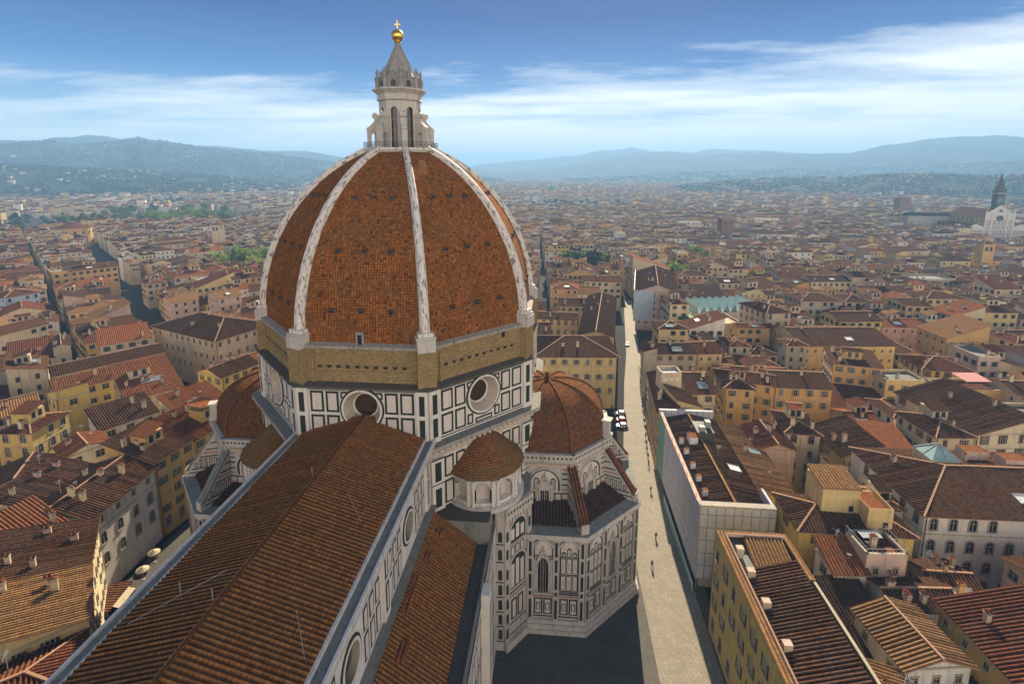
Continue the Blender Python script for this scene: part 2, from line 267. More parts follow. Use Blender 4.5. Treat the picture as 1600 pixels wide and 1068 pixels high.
# ------------------------------------------------------------------ mesh builder
class MB:
    def __init__(s): s.v = []; s.f = []; s.mi = []; s.uv = []; s.mats = []
    def mat(s, m):
        if m not in s.mats: s.mats.append(m)
        return s.mats.index(m)
    def poly(s, pts, mat, uv=None, uv0=(0, 0)):
        pts = [tuple(p) for p in pts]; i0 = len(s.v); s.v += pts; s.f.append(tuple(range(i0, i0 + len(pts)))); s.mi.append(s.mat(mat))
        if uv is None:
            a, b_ = pts[0], pts[1]
            ux, uy, uz = b_[0] - a[0], b_[1] - a[1], b_[2] - a[2]; L = math.sqrt(ux * ux + uy * uy + uz * uz) or 1; ux /= L; uy /= L; uz /= L
            c = pts[2] if len(pts) == 3 else pts[-1]
            wx, wy, wz = c[0] - a[0], c[1] - a[1], c[2] - a[2]; d = wx * ux + wy * uy + wz * uz
            wx -= d * ux; wy -= d * uy; wz -= d * uz; L = math.sqrt(wx * wx + wy * wy + wz * wz) or 1; wx /= L; wy /= L; wz /= L
            uv = [((p[0] - a[0]) * ux + (p[1] - a[1]) * uy + (p[2] - a[2]) * uz + uv0[0], (p[0] - a[0]) * wx + (p[1] - a[1]) * wy + (p[2] - a[2]) * wz + uv0[1]) for p in pts]
        s.uv += uv
    def box(s, x0, x1, y0, y1, z0, z1, mat, top=None, rot=0, c=(0, 0), bottom=True):
        P = [(x0, y0), (x1, y0), (x1, y1), (x0, y1)]
        if rot:
            ca, sa = math.cos(rot), math.sin(rot); P = [(c[0] + (x - c[0]) * ca - (y - c[1]) * sa, c[1] + (x - c[0]) * sa + (y - c[1]) * ca) for x, y in P]
        s.prism(P, z0, z1, mat, top, bottom)
    def prism(s, P, z0, z1, mat, top=None, bottom=False):
        n = len(P)
        for i in range(n):
            a, b_ = P[i], P[(i + 1) % n]; s.poly([(*a, z0), (*b_, z0), (*b_, z1), (*a, z1)], mat)
        s.poly([(*p, z1) for p in P], top or mat)
        if bottom: s.poly([(*p, z0) for p in reversed(P)], mat)
    def beam(s, p0, p1, wd, ht, mat):
        p0 = Vector(p0); p1 = Vector(p1); d = (p1 - p0).normalized(); sd_ = d.cross(Vector((0, 0, 1)))
        if sd_.length < 1e-3: sd_ = Vector((1, 0, 0))
        sd_.normalize(); up = sd_.cross(d); a = sd_ * wd / 2; b_ = up * ht / 2
        q = [p + x * a + y * b_ for p in (p0, p1) for x, y in ((-1, -1), (1, -1), (1, 1), (-1, 1))]
        for f in ((0, 1, 5, 4), (1, 2, 6, 5), (2, 3, 7, 6), (3, 0, 4, 7), (3, 2, 1, 0), (4, 5, 6, 7)): s.poly([q[i] for i in f], mat)
    def lathe(s, prof, seg, mat, c=(0, 0), a0=0.0, a1=2 * math.pi, smooth=False):
        for j in range(len(prof) - 1):
            (r0, z0), (r1, z1) = prof[j], prof[j + 1]
            L = math.hypot(r1 - r0, z1 - z0); v0 = sum(math.hypot(prof[k + 1][0] - prof[k][0], prof[k + 1][1] - prof[k][1]) for k in range(j))
            for i in range(seg):
                t0 = a0 + (a1 - a0) * i / seg; t1 = a0 + (a1 - a0) * (i + 1) / seg
                q = [(c[0] + r * math.cos(t_), c[1] + r * math.sin(t_), z) for r, z, t_ in ((r0, z0, t0), (r0, z0, t1), (r1, z1, t1), (r1, z1, t0))]
                rr = max(r0, r1); uvs = [(t0 * rr, v0), (t1 * rr, v0), (t1 * rr, v0 + L), (t0 * rr, v0 + L)]
                if r1 < 1e-4: s.poly(q[:3], mat, uvs[:3])
                elif r0 < 1e-4: s.poly([q[0], q[2], q[3]], mat, [uvs[0], uvs[2], uvs[3]])
                else: s.poly(q, mat, uvs)
    def build(s, name, parent=None, origin=None, mirror=None, smooth=False):
        me = bpy.data.meshes.new(name); v = np.array(s.v, dtype=np.float64).reshape(-1, 3); f = s.f
        if mirror is not None: v[:, 0] = 2 * mirror - v[:, 0]
        if origin is not None: v = v - np.array(origin)
        me.from_pydata(v.tolist(), [], f)
        for m_ in s.mats: me.materials.append(MATS[m_])
        me.polygons.foreach_set('material_index', s.mi)
        ul = me.uv_layers.new(name='UVMap'); ul.data.foreach_set('uv', np.array(s.uv, dtype=np.float32).ravel())
        if mirror is not None: me.flip_normals()
        if smooth: me.polygons.foreach_set('use_smooth', [True] * len(f))
        me.update(); o = bpy.data.objects.new(name, me); COL.objects.link(o)
        if parent is not None: o.parent = parent
        return o
def tile_sheet(mb, pts, mat, pitch=0.6, h=0.13, flat=False):
    """roof face: convex polygon, first edge is the eave; ribs of cover tiles run up the slope"""
    pts = [Vector(p) for p in pts]; U = (pts[1] - pts[0]); W = U.length; U.normalize()
    Nn = U.cross(pts[-1] - pts[0])
    if Nn.length < 1e-6: return
    Nn.normalize()
    if Nn.z < 0: Nn = -Nn
    V = Nn.cross(U)
    if V.z < 0: V = -V
    P2 = [((p - pts[0]).dot(U), (p - pts[0]).dot(V)) for p in pts]
    off = rnd.random() * 9
    if flat:
        mb.poly(pts, mat, [(a + int(off) * pitch, b_) for a, b_ in P2]); return
    u0 = min(p[0] for p in P2); u1 = max(p[0] for p in P2)
    n = max(1, int(round((u1 - u0) / pitch))); pt = (u1 - u0) / n
    prof = [(0, 0), (0.42, 0), (0.50, 0.62), (0.71, 1.0), (0.92, 0.62)]
    us = [(u0 + (i + a) * pt, hh * h, (i + a) * pitch) for i in range(n) for a, hh in prof] + [(u1, 0, n * pitch)]
    def rng(u):
        vs_ = []
        for i in range(len(P2)):
            (a, b_), (c, d) = P2[i], P2[(i + 1) % len(P2)]
            if abs(c - a) < 1e-9:
                if abs(u - a) < 1e-6: vs_ += [b_, d]
            elif min(a, c) - 1e-9 <= u <= max(a, c) + 1e-9: vs_.append(b_ + (d - b_) * (u - a) / (c - a))
        return (min(vs_), max(vs_)) if vs_ else (0, 0)
    prev = None; jit = [rnd.uniform(.72, 1.22) for _ in range(n + 2)]; sag = rnd.uniform(.02, .07)      # no two tile rows lie quite alike
    for u, hh, ut in us:
        lo, hi = rng(min(max(u, u0), u1)); kk = int(ut / pitch + 1e-6); p = pts[0] + U * u + Nn * (hh * jit[min(kk, n)] + sag * math.sin(u * .55 + off) * (1 if flat is False else 0)) + V * (jit[min(kk, n)] - 1) * .12
        cur = (p + V * lo, p + V * hi, ut, lo, hi)
        if prev and (cur[4] - cur[3] > 1e-4 or prev[4] - prev[3] > 1e-4):
            ru = int(off) * pitch
            mb.poly([prev[0], cur[0], cur[1], prev[1]], mat, [(prev[2] + ru, prev[3]), (cur[2] + ru, cur[3]), (cur[2] + ru, cur[4]), (prev[2] + ru, prev[4])])
        prev = cur
# ------------------------------------------------------------------ scene graph helpers
def tag(o, label=None, cat=None, group=None, kind=None):
    if label: o['label'] = label
    if cat: o['category'] = cat
    if group: o['group'] = group
    if kind: o['kind'] = kind
    return o
def empty(name, loc, rz=0.0):
    o = bpy.data.objects.new(name, None); COL.objects.link(o); o.location = loc; o.rotation_euler = (0, 0, rz); o.empty_display_size = 0.5; return o
def inst(mesh_obj_data, name, parent, loc, rz=0.0, scale=None):
    o = bpy.data.objects.new(name, mesh_obj_data); COL.objects.link(o); o.parent = parent; o.location = loc; o.rotation_euler = (0, 0, rz)
    if scale: o.scale = scale
    return o
def copy_tree(o, parent=None):
    c = o.copy(); COL.objects.link(c)
    if parent is not None: c.parent = parent
    for ch in list(o.children): copy_tree(ch, c)
    return c
def mesh_only(mb, name):
    o = mb.build(name); me = o.data; bpy.data.objects.remove(o); return me
class Face:
    """a wall plane seen from outside: u to the right, v up, d outwards"""
    def __init__(s, p0, p1, z0):
        s.p = Vector((p0[0], p0[1], z0)); d = Vector((p1[0] - p0[0], p1[1] - p0[1], 0)); s.w = d.length; s.u = d.normalized(); s.n = Vector((s.u.y, -s.u.x, 0))
    def __call__(s, u, v, d=0.0):
        q = s.p + s.u * u + s.n * d; return (q.x, q.y, q.z + v)
def slab(mb, F, u0, u1, v0, v1, d, mat, th=None):
    """raised rectangle: front face and its four edges"""
    if th is None: th = d
    a, b_, c, e = F(u0, v0, d), F(u1, v0, d), F(u1, v1, d), F(u0, v1, d)
    mb.poly([a, b_, c, e], mat)
    A, B, C, E = F(u0, v0, d - th), F(u1, v0, d - th), F(u1, v1, d - th), F(u0, v1, d - th)
    for q in ((A, B, b_, a), (B, C, c, b_), (C, E, e, c), (E, A, a, e)): mb.poly(q, mat)
def panel(mb, F, u0, u1, v0, v1, b=0.32, k=1.4, outer='marble_green', inner='marble_pinkish', d=0.03, d0=0.0):
    mb.poly([F(u0, v0, d0 + d), F(u1, v0, d0 + d), F(u1, v1, d0 + d), F(u0, v1, d0 + d)], outer)
    b = b * k
    if u1 - u0 > 2.2 * b: slab(mb, F, u0 + b, u1 - b, v0 + b, v1 - b, d0 + d + 0.05, inner, 0.05)
def arch_pts(uc, hw, vs_, n=8, pointed=False):
    if not pointed: return [(uc + hw * math.cos(math.pi * i / n), vs_ + hw * math.sin(math.pi * i / n)) for i in range(n + 1)]
    out = []
    for i in range(n // 2 + 1):
        a = R_(60) * i / (n // 2); out.append((uc - hw + 2 * hw * math.cos(a), vs_ + 2 * hw * math.sin(a)))
    return out + [(2 * uc - a, b_) for a, b_ in reversed(out[:-1])]
def arch_fill(mb, F, uc, hw, v0, vs_, d, mat, pointed=False, n=8):
    pts = [(uc - hw, v0), (uc + hw, v0)] + arch_pts(uc, hw, vs_, n, pointed)
    mb.poly([F(a, b_, d) for a, b_ in pts], mat)
def arch_ring(mb, F, uc, hw, v0, vs_, wd, d, mat, pointed=False, n=10, legs=True):
    a = arch_pts(uc, hw, vs_, n, pointed); b_ = arch_pts(uc, hw + wd, vs_, n, pointed)
    if legs: a = [(uc + hw, v0)] + a + [(uc - hw, v0)]; b_ = [(uc + hw + wd, v0)] + b_ + [(uc - hw - wd, v0)]
    for i in range(len(a) - 1):
        mb.poly([F(*a[i], d), F(*b_[i], d), F(*b_[i + 1], d), F(*a[i + 1], d)], mat)
        mb.poly([F(*a[i], d), F(*a[i + 1], d), F(*a[i + 1], 0), F(*a[i], 0)], mat)
        mb.poly([F(*b_[i], d), F(*b_[i + 1], d), F(*b_[i + 1], 0), F(*b_[i], 0)], mat)
def holed_wall(mb, F, u0, u1, v0, v1, uc, vc, r, mat, n=40):
    def edge(a):
        c, s_ = math.cos(a), math.sin(a); ts = []
        if c > 1e-9: ts.append((u1 - uc) / c)
        if c < -1e-9: ts.append((u0 - uc) / c)
        if s_ > 1e-9: ts.append((v1 - vc) / s_)
        if s_ < -1e-9: ts.append((v0 - vc) / s_)
        t_ = min(ts); return uc + c * t_, vc + s_ * t_
    angs = sorted(set([2 * math.pi * i / n for i in range(n)] + [math.atan2(b_ - vc, a - uc) % (2 * math.pi) for a in (u0, u1) for b_ in (v0, v1)]))
    for i in range(len(angs)):
        a, b_ = angs[i], angs[(i + 1) % len(angs)]
        mb.poly([F(uc + r * math.cos(a), vc + r * math.sin(a)), F(*edge(a)), F(*edge(b_)), F(uc + r * math.cos(b_), vc + r * math.sin(b_))], mat)
def oculus(F, uc, vc, r, parent, origin, mirror=None, depth=2.2, ri=None, glassm='glass_amber'):
    mb = MB(); n = 40; ri = ri or r * 0.52
    fun = 'marble_white' if depth > 2 else 'stone_dark'; rings = [(r + 0.02, 0.0, 'marble_green'), (r + 0.02, 0.14, 'marble_green'), (r - 0.28, 0.14, 'marble_white'), (r - 0.28, 0.22, 'marble_white'), (r - 0.62, 0.22, 'marble_carved' if depth > 2 else 'stone_frame'), (ri + 0.3, -depth * 0.8, fun), (ri + 0.25, -depth * 0.72, fun), (ri, -depth * 0.8, 'stone_dark'), (ri, -depth, None)]
    for j in range(len(rings) - 1):
        r0, d0, m_ = rings[j]; r1, d1, _ = rings[j + 1]
        for i in range(n):
            a, b_ = 2 * math.pi * i / n, 2 * math.pi * (i + 1) / n
            mb.poly([F(uc + r0 * math.cos(a), vc + r0 * math.sin(a), d0), F(uc + r0 * math.cos(b_), vc + r0 * math.sin(b_), d0), F(uc + r1 * math.cos(b_), vc + r1 * math.sin(b_), d1), F(uc + r1 * math.cos(a), vc + r1 * math.sin(a), d1)], m_,
                    [(a * r, d0 + r0), (b_ * r, d0 + r0), (b_ * r, d1 + r1), (a * r, d1 + r1)])
    o = mb.build('oculus', parent, origin, mirror)
    g = MB(); g.poly([F(uc + ri * math.cos(2 * math.pi * i / n), vc + ri * math.sin(2 * math.pi * i / n), -depth) for i in range(n)], glassm)
    for i in range(-3, 4):
        x = i * ri / 3.5; hh = math.sqrt(max(ri * ri - x * x, 0.01))
        g.beam(F(uc + x, vc - hh, -depth + 0.06), F(uc + x, vc + hh, -depth + 0.06), 0.09, 0.09, 'shutter_brown')
        if i % 2 == 0: g.beam(F(uc - hh, vc + x, -depth + 0.05), F(uc + hh, vc + x, -depth + 0.05), 0.12, 0.12, 'shutter_brown')
    g.build('pane', o, None if origin is None else origin, mirror)
    return o

# ------------------------------------------------------------------ the cathedral
CX, CY = -31.1, 102.0
ORG = (CX, CY, 0)
cath = tag(empty('cathedral', ORG), 'huge marble cathedral with a ribbed terracotta dome and long tiled nave', 'cathedral')
def octp(c, R, z=None, a0=22.5):
    return [(c[0] + R * math.cos(R_(-90 + a0 + 45 * k)), c[1] + R * math.sin(R_(-90 + a0 + 45 * k))) for k in range(8)]
def octface(c, R, k, z0):
    """face k: outward normal at -90+45k degrees"""
    P = octp(c, R); return Face(P[(k - 1) % 8], P[k % 8], z0)
CC = (CX, CY)
Z_WALK, Z_DRUM, Z_BAND, Z_TILE, Z_LAN = 29.6, 41.9, 51.1, 58.0, 89.6
# --- dome shell
R0, R1 = 27.3, 6.3
HD = Z_LAN - Z_TILE; RHO = ((R0 - R1) ** 2 + HD ** 2) / (2 * (R0 - R1))
def dome_r(z): return R0 - RHO + math.sqrt(max(RHO ** 2 - (z - Z_TILE) ** 2, 0))
NZ = 28; TH = math.asin(HD / RHO)
prof = [(R0 - RHO + RHO * math.cos(TH * i / NZ), Z_TILE + RHO * math.sin(TH * i / NZ), RHO * TH * i / NZ) for i in range(NZ + 1)]
mb = MB(); c8 = math.cos(R_(22.5)); s8 = math.sin(R_(22.5))
for k in range(8):
    for i in range(NZ):
        (ra, za, sa), (rb, zb, sb) = prof[i], prof[i + 1]
        A, B = octp(CC, ra)[(k - 1) % 8], octp(CC, ra)[k]; C, D = octp(CC, rb)[k], octp(CC, rb)[(k - 1) % 8]
        ha, hb = ra * s8, rb * s8; u0 = 40 * k
        mb.poly([(*A, za), (*B, za), (*C, zb), (*D, zb)], 'dome_tile', [(u0 - ha, sa), (u0 + ha, sa), (u0 + hb, sb), (u0 - hb, sb)])
dome = mb.build('dome_shell', cath, ORG)
# ribs
def make_rib(k):
    mb = MB(); a = R_(-90 + 22.5 + 45 * k); er = Vector((math.cos(a), math.sin(a), 0)); et = Vector((-er.y, er.x, 0)); base = Vector((CX, CY, 0))
    rows = []
    for i in range(NZ + 1):
        r, z, s_ = prof[i]; th = TH * i / NZ; n = er * math.cos(th) + Vector((0, 0, math.sin(th)))
        wd = 0.76 - 0.30 * i / NZ; p = base + er * r + Vector((0, 0, z))
        rows.append([(p - et * (wd + 0.15) - n * 0.6, s_), (p - et * wd + n * 0.42, s_), (p - et * wd * 0.55 + n * 0.8, s_), (p + et * wd * 0.55 + n * 0.8, s_), (p + et * wd + n * 0.42, s_), (p + et * (wd + 0.15) - n * 0.6, s_)])
    us = [0, 0.9, 1.4, 2.4, 2.9, 3.8]
    for i in range(NZ):
        for j in range(5):
            mb.poly([rows[i][j][0], rows[i][j + 1][0], rows[i + 1][j + 1][0], rows[i + 1][j][0]], 'rib_marble', [(us[j] + 7 * k, rows[i][j][1]), (us[j + 1] + 7 * k, rows[i][j][1]), (us[j + 1] + 7 * k, rows[i + 1][j][1]), (us[j] + 7 * k, rows[i + 1][j][1])])
    mb.build('rib', dome, ORG)
for k in range(8): make_rib(k)
# hooded vents: three rows of three on every face
def vent_mesh():
    mb = MB(); mb.box(-0.42, 0.42, -0.42, 0.05, -0.32, 0.32, 'stone_dark'); mb.box(-0.3, 0.3, -0.46, -0.40, -0.22, 0.2, 'black_paint'); mb.box(-0.5, 0.5, -0.5, 0.05, 0.32, 0.42, 'tribune_tile'); return mesh_only(mb, 'vent')
VENT = vent_mesh()
for k in (-2, -1, 0, 1, 2, 3):
    a = R_(-90 + 45 * k); er = (math.cos(a), math.sin(a)); et = (-er[1], er[0])
    for z in (63.4, 72.8, 81.2):
        r = dome_r(z) * c8; hw = dome_r(z) * s8
        for f in (-0.5, 0, 0.5):
            inst(VENT, 'vent', dome, (er[0] * r + et[0] * f * hw * 0.96, er[1] * r + et[1] * f * hw * 0.96, z), a + math.pi / 2)
# --- brick band with corner piers
RB = 28.0; mb = MB()
for k in range(8):
    F = octface(CC, RB, k, Z_BAND)
    mb.poly([F(0, 0), F(F.w, 0), F(F.w, 6.4), F(0, 6.4)], 'band_brick', uv0=(30 * k, 0))
    n = 10                                                     # row of small corbel holes
    for i in range(n):
        u = F.w * 0.17 + F.w * 0.66 * i / (n - 1)
        mb.poly([F(u - 0.34, 3.0, 0.012), F(u + 0.34, 3.0, 0.012), F(u + 0.34, 3.38, 0.012), F(u - 0.34, 3.38, 0.012)], 'black_paint')
        slab(mb, F, u - 0.45, u + 0.45, 3.38, 3.5, 0.16, 'stone_dark', 0.16)
    slab(mb, F, 0, F.w, 2.3, 2.55, 0.10, 'band_brick', 0.10)
    slab(mb, F, F.w * 0.11, F.w * 0.13, 0, 5.6, 0.25, 'band_brick', 0.25)
P0, P1, P2_ = octp(CC, RB + 0.5), octp(CC, RB - 0.3), octp(CC, R0 - 1.0)
for k in range(8):
    a, b_ = P0[(k - 1) % 8], P0[k]; F = Face(a, b_, Z_BAND + 6.4)
    mb.poly([F(0, 0), F(F.w, 0), F(F.w, 0.45), F(0, 0.45)], 'stone_cornice')
    c, d = P2_[(k - 1) % 8], P2_[k]
    mb.poly([(*a, Z_BAND + 6.85), (*b_, Z_BAND + 6.85), (*d, Z_BAND + 7.35), (*c, Z_BAND + 7.35)], 'stone_cornice')
    e, f = P1[(k - 1) % 8], P1[k]; mb.poly([(*a, Z_BAND + 6.4), (*b_, Z_BAND + 6.4), (*f, Z_BAND + 6.4), (*e, Z_BAND + 6.4)], 'stone_dark')
band = mb.build('brick_band', cath, ORG)
def radial_box(mb, k, r0, r1, hw, z0, z1, mat, top=None, c=CC):
    a = R_(-90 + 22.5 + 45 * k); er = (math.cos(a), math.sin(a)); et = (-er[1], er[0])
    mb.prism([(c[0] + er[0] * r + et[0] * t_, c[1] + er[1] * r + et[1] * t_) for r, t_ in ((r0, -hw), (r1, -hw), (r1, hw), (r0, hw))][::1], z0, z1, mat, top, True)
for k in range(8):
    mb = MB(); radial_box(mb, k, 25, 28.75, 1.5, Z_BAND, Z_BAND + 6.3, 'band_brick')
    radial_box(mb, k, 24, 28.9, 1.45, Z_BAND + 6.3, Z_BAND + 8.3, 'stone_lantern'); radial_box(mb, k, 23, 28.6, 1.6, Z_BAND + 8.3, Z_BAND + 8.65, 'stone_lantern'); radial_box(mb, k, 22, 28.3, 1.25, Z_BAND + 8.65, Z_BAND + 9.3, 'rib_marble')
    mb.build('corner_pier', band, ORG)
F = octface(CC, RB, 0, Z_BAND); mb = MB(); u = F.w * 0.49
slab(mb, F, u - 0.62, u + 0.62, 6.6, 9.0, -0.15, 'stone_cornice', 1.6); slab(mb, F, u - 0.36, u + 0.36, 6.7, 8.6, -0.13, 'black_paint', 0.02)
mb.build('hatch', band, ORG)
F = octface(CC, RB, 1, Z_BAND); mb = MB(); slab(mb, F, F.w * .72, F.w * .72 + 0.75, 5.2, 6.3, 0.02, 'black_paint', 0.02); mb.build('hatch', band, ORG)
# cornice under the band, coloured dark for the shadow of the overhang
mb = MB(); Pa, Pb = octp(CC, 29.5), octp(CC, 27.6)
for k in range(8):
    a, b_, c, d = Pa[(k - 1) % 8], Pa[k], Pb[(k - 1) % 8], Pb[k]
    mb.poly([(*a, Z_BAND - 0.1), (*b_, Z_BAND - 0.1), (*b_, Z_BAND + 0.3), (*a, Z_BAND + 0.3)], 'stone_dark')
    mb.poly([(*a, Z_BAND + 0.3), (*b_, Z_BAND + 0.3), (*d, Z_BAND + 0.75), (*c, Z_BAND + 0.75)], 'stone_dark'); mb.poly([(*a, Z_BAND - 0.1), (*b_, Z_BAND - 0.1), (*d, Z_BAND - 0.1), (*c, Z_BAND - 0.1)], 'stone_dark')
mb.build('drum_cornice', cath, ORG)
# --- drum with oculi and framed marble panels
RD = 28.86; mb = MB(); hD = Z_BAND - Z_DRUM
drum_f = [octface(CC, RD, k, Z_DRUM) for k in range(8)]
for k, F in enumerate(drum_f):
    holed_wall(mb, F, 0, F.w, 0, hD, F.w / 2, 5.5, 3.7, 'marble_white')
    for (a, b_) in ((2.35, 4.65), (5.0, 7.2)):
        for (z0, z1) in ((0.7, 4.35), (4.85, 8.5)):
            for (x0, x1) in ((a, b_), (F.w - b_, F.w - a)): panel(mb, F, x0, x1, z0, z1, 0.27)
    for (x0, x1) in ((7.5, 8.75), (F.w - 8.75, F.w - 7.5)):
        panel(mb, F, x0, x1, 7.3, 8.5, 0.22); panel(mb, F, x0, x1 + 0.0, 0.7, 2.6, 0.24)
    panel(mb, F, 9.2, F.w - 9.2, 0.55, 1.5, 0.22)
    for x in (0, F.w - 2.0):                                   # corner pilasters
        slab(mb, F, x, x + 2.0, 0, hD - 0.15, 0.35, 'marble_white', 0.35)
        for (z0, z1) in ((0.9, 4.2), (4.9, 8.3)):
            mb.poly([F(x + 0.55, z0, 0.37), F(x + 1.45, z0, 0.37), F(x + 1.45, z1, 0.37), F(x + 0.55, z1, 0.37)], 'marble_green')
    slab(mb, F, 0, F.w, 4.45, 4.75, 0.42, 'marble_white', 0.42) if False else None
    mb.poly([F(0, 8.62, 0.02), F(F.w, 8.62, 0.02), F(F.w, 8.78, 0.02), F(0, 8.78, 0.02)], 'marble_green')
    mb.poly([F(0, 0.25, 0.02), F(F.w, 0.25, 0.02), F(F.w, 0.45, 0.02), F(0, 0.45, 0.02)], 'marble_green')
drum = mb.build('drum', cath, ORG)
for k, F in enumerate(drum_f): oculus(F, F.w / 2, 5.5, 3.7, drum, ORG)
# gallery ledge and corbels below the drum, and the lower drum
mb = MB(); Pa, Pb = octp(CC, 30.9), octp(CC, 28.4)
for k in range(8):
    a, b_, c, d = Pa[(k - 1) % 8], Pa[k], Pb[(k - 1) % 8], Pb[k]; F = Face(a, b_, Z_DRUM - 0.75)
    mb.poly([(*a, Z_DRUM), (*b_, Z_DRUM), (*d, Z_DRUM), (*c, Z_DRUM)], 'stone_ledge'); mb.poly([F(0, 0), F(F.w, 0), F(F.w, 0.75), F(0, 0.75)], 'stone_cornice')
    mb.poly([(*a, Z_DRUM - 0.75), (*b_, Z_DRUM - 0.75), (*d, Z_DRUM - 1.4), (*c, Z_DRUM - 1.4)], 'stone_dark')
    G = octface(CC, 29.1, k, Z_DRUM - 1.7)
    for i in range(20):
        u = (i + 0.5) * G.w / 20; slab(mb, G, u - 0.25, u + 0.25, 0, 0.95, 0.85, 'stone_lantern', 0.85)
mb.build('gallery', cath, ORG)
mb = MB()
for k in range(8):
    F = octface(CC, RD, k, 0); z0 = 18.0
    mb.poly([F(0, z0), F(F.w, z0), F(F.w, Z_DRUM), F(0, Z_DRUM)], 'marble_white')
    for (a, b_) in ((2.7, 4.6), (5.0, 6.9), (7.3, 9.2), (9.6, 12.5), (12.9, 14.8), (15.2, 17.1), (17.5, 19.4)):
        for (za, zb) in ((29.9, 34.2), (34.8, 38.6)): panel(mb, F, a, b_, za, zb, 0.26)
    slab(mb, F, 0, F.w, 39.0, 40.2, 0.12, 'marble_carved', 0.12)
    for x in (0, F.w - 2.4):
        slab(mb, F, x, x + 2.4, z0, 38.7, 0.5, 'marble_white', 0.5)
        for za in (30.2, 34.9): mb.poly([F(x + 0.6, za, 0.52), F(x + 1.8, za, 0.52), F(x + 1.8, za + 3.4, 0.52), F(x + 0.6, za + 3.4, 0.52)], 'marble_green')
        for za in (29.2, 34.3, 38.8): mb.poly([F(x, za, 0.53), F(x + 2.4, za, 0.53), F(x + 2.4, za + 0.2, 0.53), F(x, za + 0.2, 0.53)], 'marble_green')
mb.build('lower_drum', cath, ORG)
# --- lantern
lan = MB()
lan.prism(octp(CC, 7.2), Z_LAN - 1.2, Z_LAN, 'stone_lantern', 'stone_ledge'); lan.prism(octp(CC, 7.5), Z_LAN - 0.05, Z_LAN + 0.4, 'rib_marble', 'stone_ledge')
for k in range(8):
    F = octface(CC, 4.05, k, Z_LAN + 0.4)
    w_ = F.w; uc = w_ / 2; hw = 0.62
    lan.poly([F(0, 0), F(uc - hw, 0), F(uc - hw, 7.1), F(0, 7.1)], 'stone_lantern'); lan.poly([F(uc + hw, 0), F(w_, 0), F(w_, 7.1), F(uc + hw, 7.1)], 'stone_lantern')
    top = arch_pts(uc, hw, 7.1, 8)
    lan.poly([F(w_, 7.1)] + [F(w_, 9.3), F(0, 9.3), F(0, 7.1)] + [F(a, b_) for a, b_ in reversed(top)], 'stone_lantern')
    arch_ring(lan, F, uc, hw, 0, 7.1, 0.22, 0.12, 'stone_lantern')
lan.lathe([(4.15, 98.9), (4.5, 99.1), (4.3, 99.4), (4.3, 100.1), (4.5, 100.3), (5.25, 100.9), (5.25, 101.15), (4.2, 101.2)], 8, 'stone_lantern', CC, R_(-67.5), R_(-67.5) + 2 * math.pi)
lantern = lan.build('lantern', cath, ORG)
for k in range(8):
    F = octface(CC, 4.05, k, Z_LAN + 0.4); g = MB()
    arch_fill(g, F, F.w / 2, 0.62, 0, 7.1, -0.35, 'glass_dark'); g.beam(F(F.w / 2, 0, -.3), F(F.w / 2, 7.6, -.3), 0.12, 0.1, 'stone_spire')
    for z in (1.8, 3.6, 5.4): g.beam(F(F.w / 2 - .6, z, -.3), F(F.w / 2 + .6, z, -.3), 0.1, 0.1, 'stone_spire')
    g.build('window', lantern, ORG)
    # flying buttress with scroll at each corner
    a = R_(-90 + 22.5 + 45 * k); er = Vector((math.cos(a), math.sin(a), 0)); et = Vector((-er.y, er.x, 0)); B = Vector((CX, CY, 0))
    bt = MB(); pr = [(5.7, 90.0), (6.5, 90.0), (6.5, 93.3), (6.65, 93.5), (6.5, 93.9), (5.9, 94.3), (5.3, 94.9), (4.9, 95.6), (4.75, 96.2), (4.3, 96.4), (3.8, 96.2), (3.8, 90.0), (4.6, 90.0), (4.6, 92.4), (4.9, 92.9), (5.4, 92.9), (5.7, 92.4)]
    for sgn in (-1, 1):
        q = [B + er * r + et * sgn * 0.5 + Vector((0, 0, z)) for r, z in pr]
        for tri in ((0, 1, 2, 16), (2, 3, 4, 5, 15, 16), (5, 6, 14, 15), (6, 7, 8, 9, 13, 14), (9, 10, 11, 12, 13)): bt.poly([q[i] for i in tri], 'stone_lantern')
    for i in range(len(pr)):
        (r0, z0), (r1, z1) = pr[i], pr[(i + 1) % len(pr)]
        bt.poly([B + er * r0 - et * .5 + Vector((0, 0, z0)), B + er * r0 + et * .5 + Vector((0, 0, z0)), B + er * r1 + et * .5 + Vector((0, 0, z1)), B + er * r1 - et * .5 + Vector((0, 0, z1))], 'stone_lantern')
    p = B + er * 4.9
    for j in range(10):
        t0, t1 = j * math.pi / 5, (j + 1) * math.pi / 5; c0 = Vector((p.x, p.y, 96.2))
        r_ = lambda t_: c0 + (er * math.cos(t_) + Vector((0, 0, math.sin(t_)))) * 0.55
        bt.poly([r_(t0) - et * .6, r_(t1) - et * .6, r_(t1) + et * .6, r_(t0) + et * .6], 'stone_lantern'); bt.poly([c0 - et * .6, r_(t0) - et * .6, r_(t1) - et * .6], 'stone_lantern'); bt.poly([c0 + et * .6, r_(t0) + et * .6, r_(t1) + et * .6], 'stone_lantern')
    bt.build('buttress', lantern, ORG)
    pn = MB(); c2 = (CX + er.x * 4.15, CY + er.y * 4.15); pn.lathe([(0.45, 101.15), (0.5, 103.0), (0.6, 103.2), (0.35, 103.4), (0.2, 103.9), (0.38, 104.3), (0.1, 104.9), (0, 105.2)], 8, 'stone_spire', c2); pn.build('pinnacle', lantern, ORG)
cr = MB(); cr.lathe([(3.95, 101.15), (3.95, 103.0), (4.1, 103.1), (4.1, 103.35), (3.2, 103.5)], 8, 'stone_spire', CC, R_(-67.5), R_(-67.5) + 2 * math.pi)
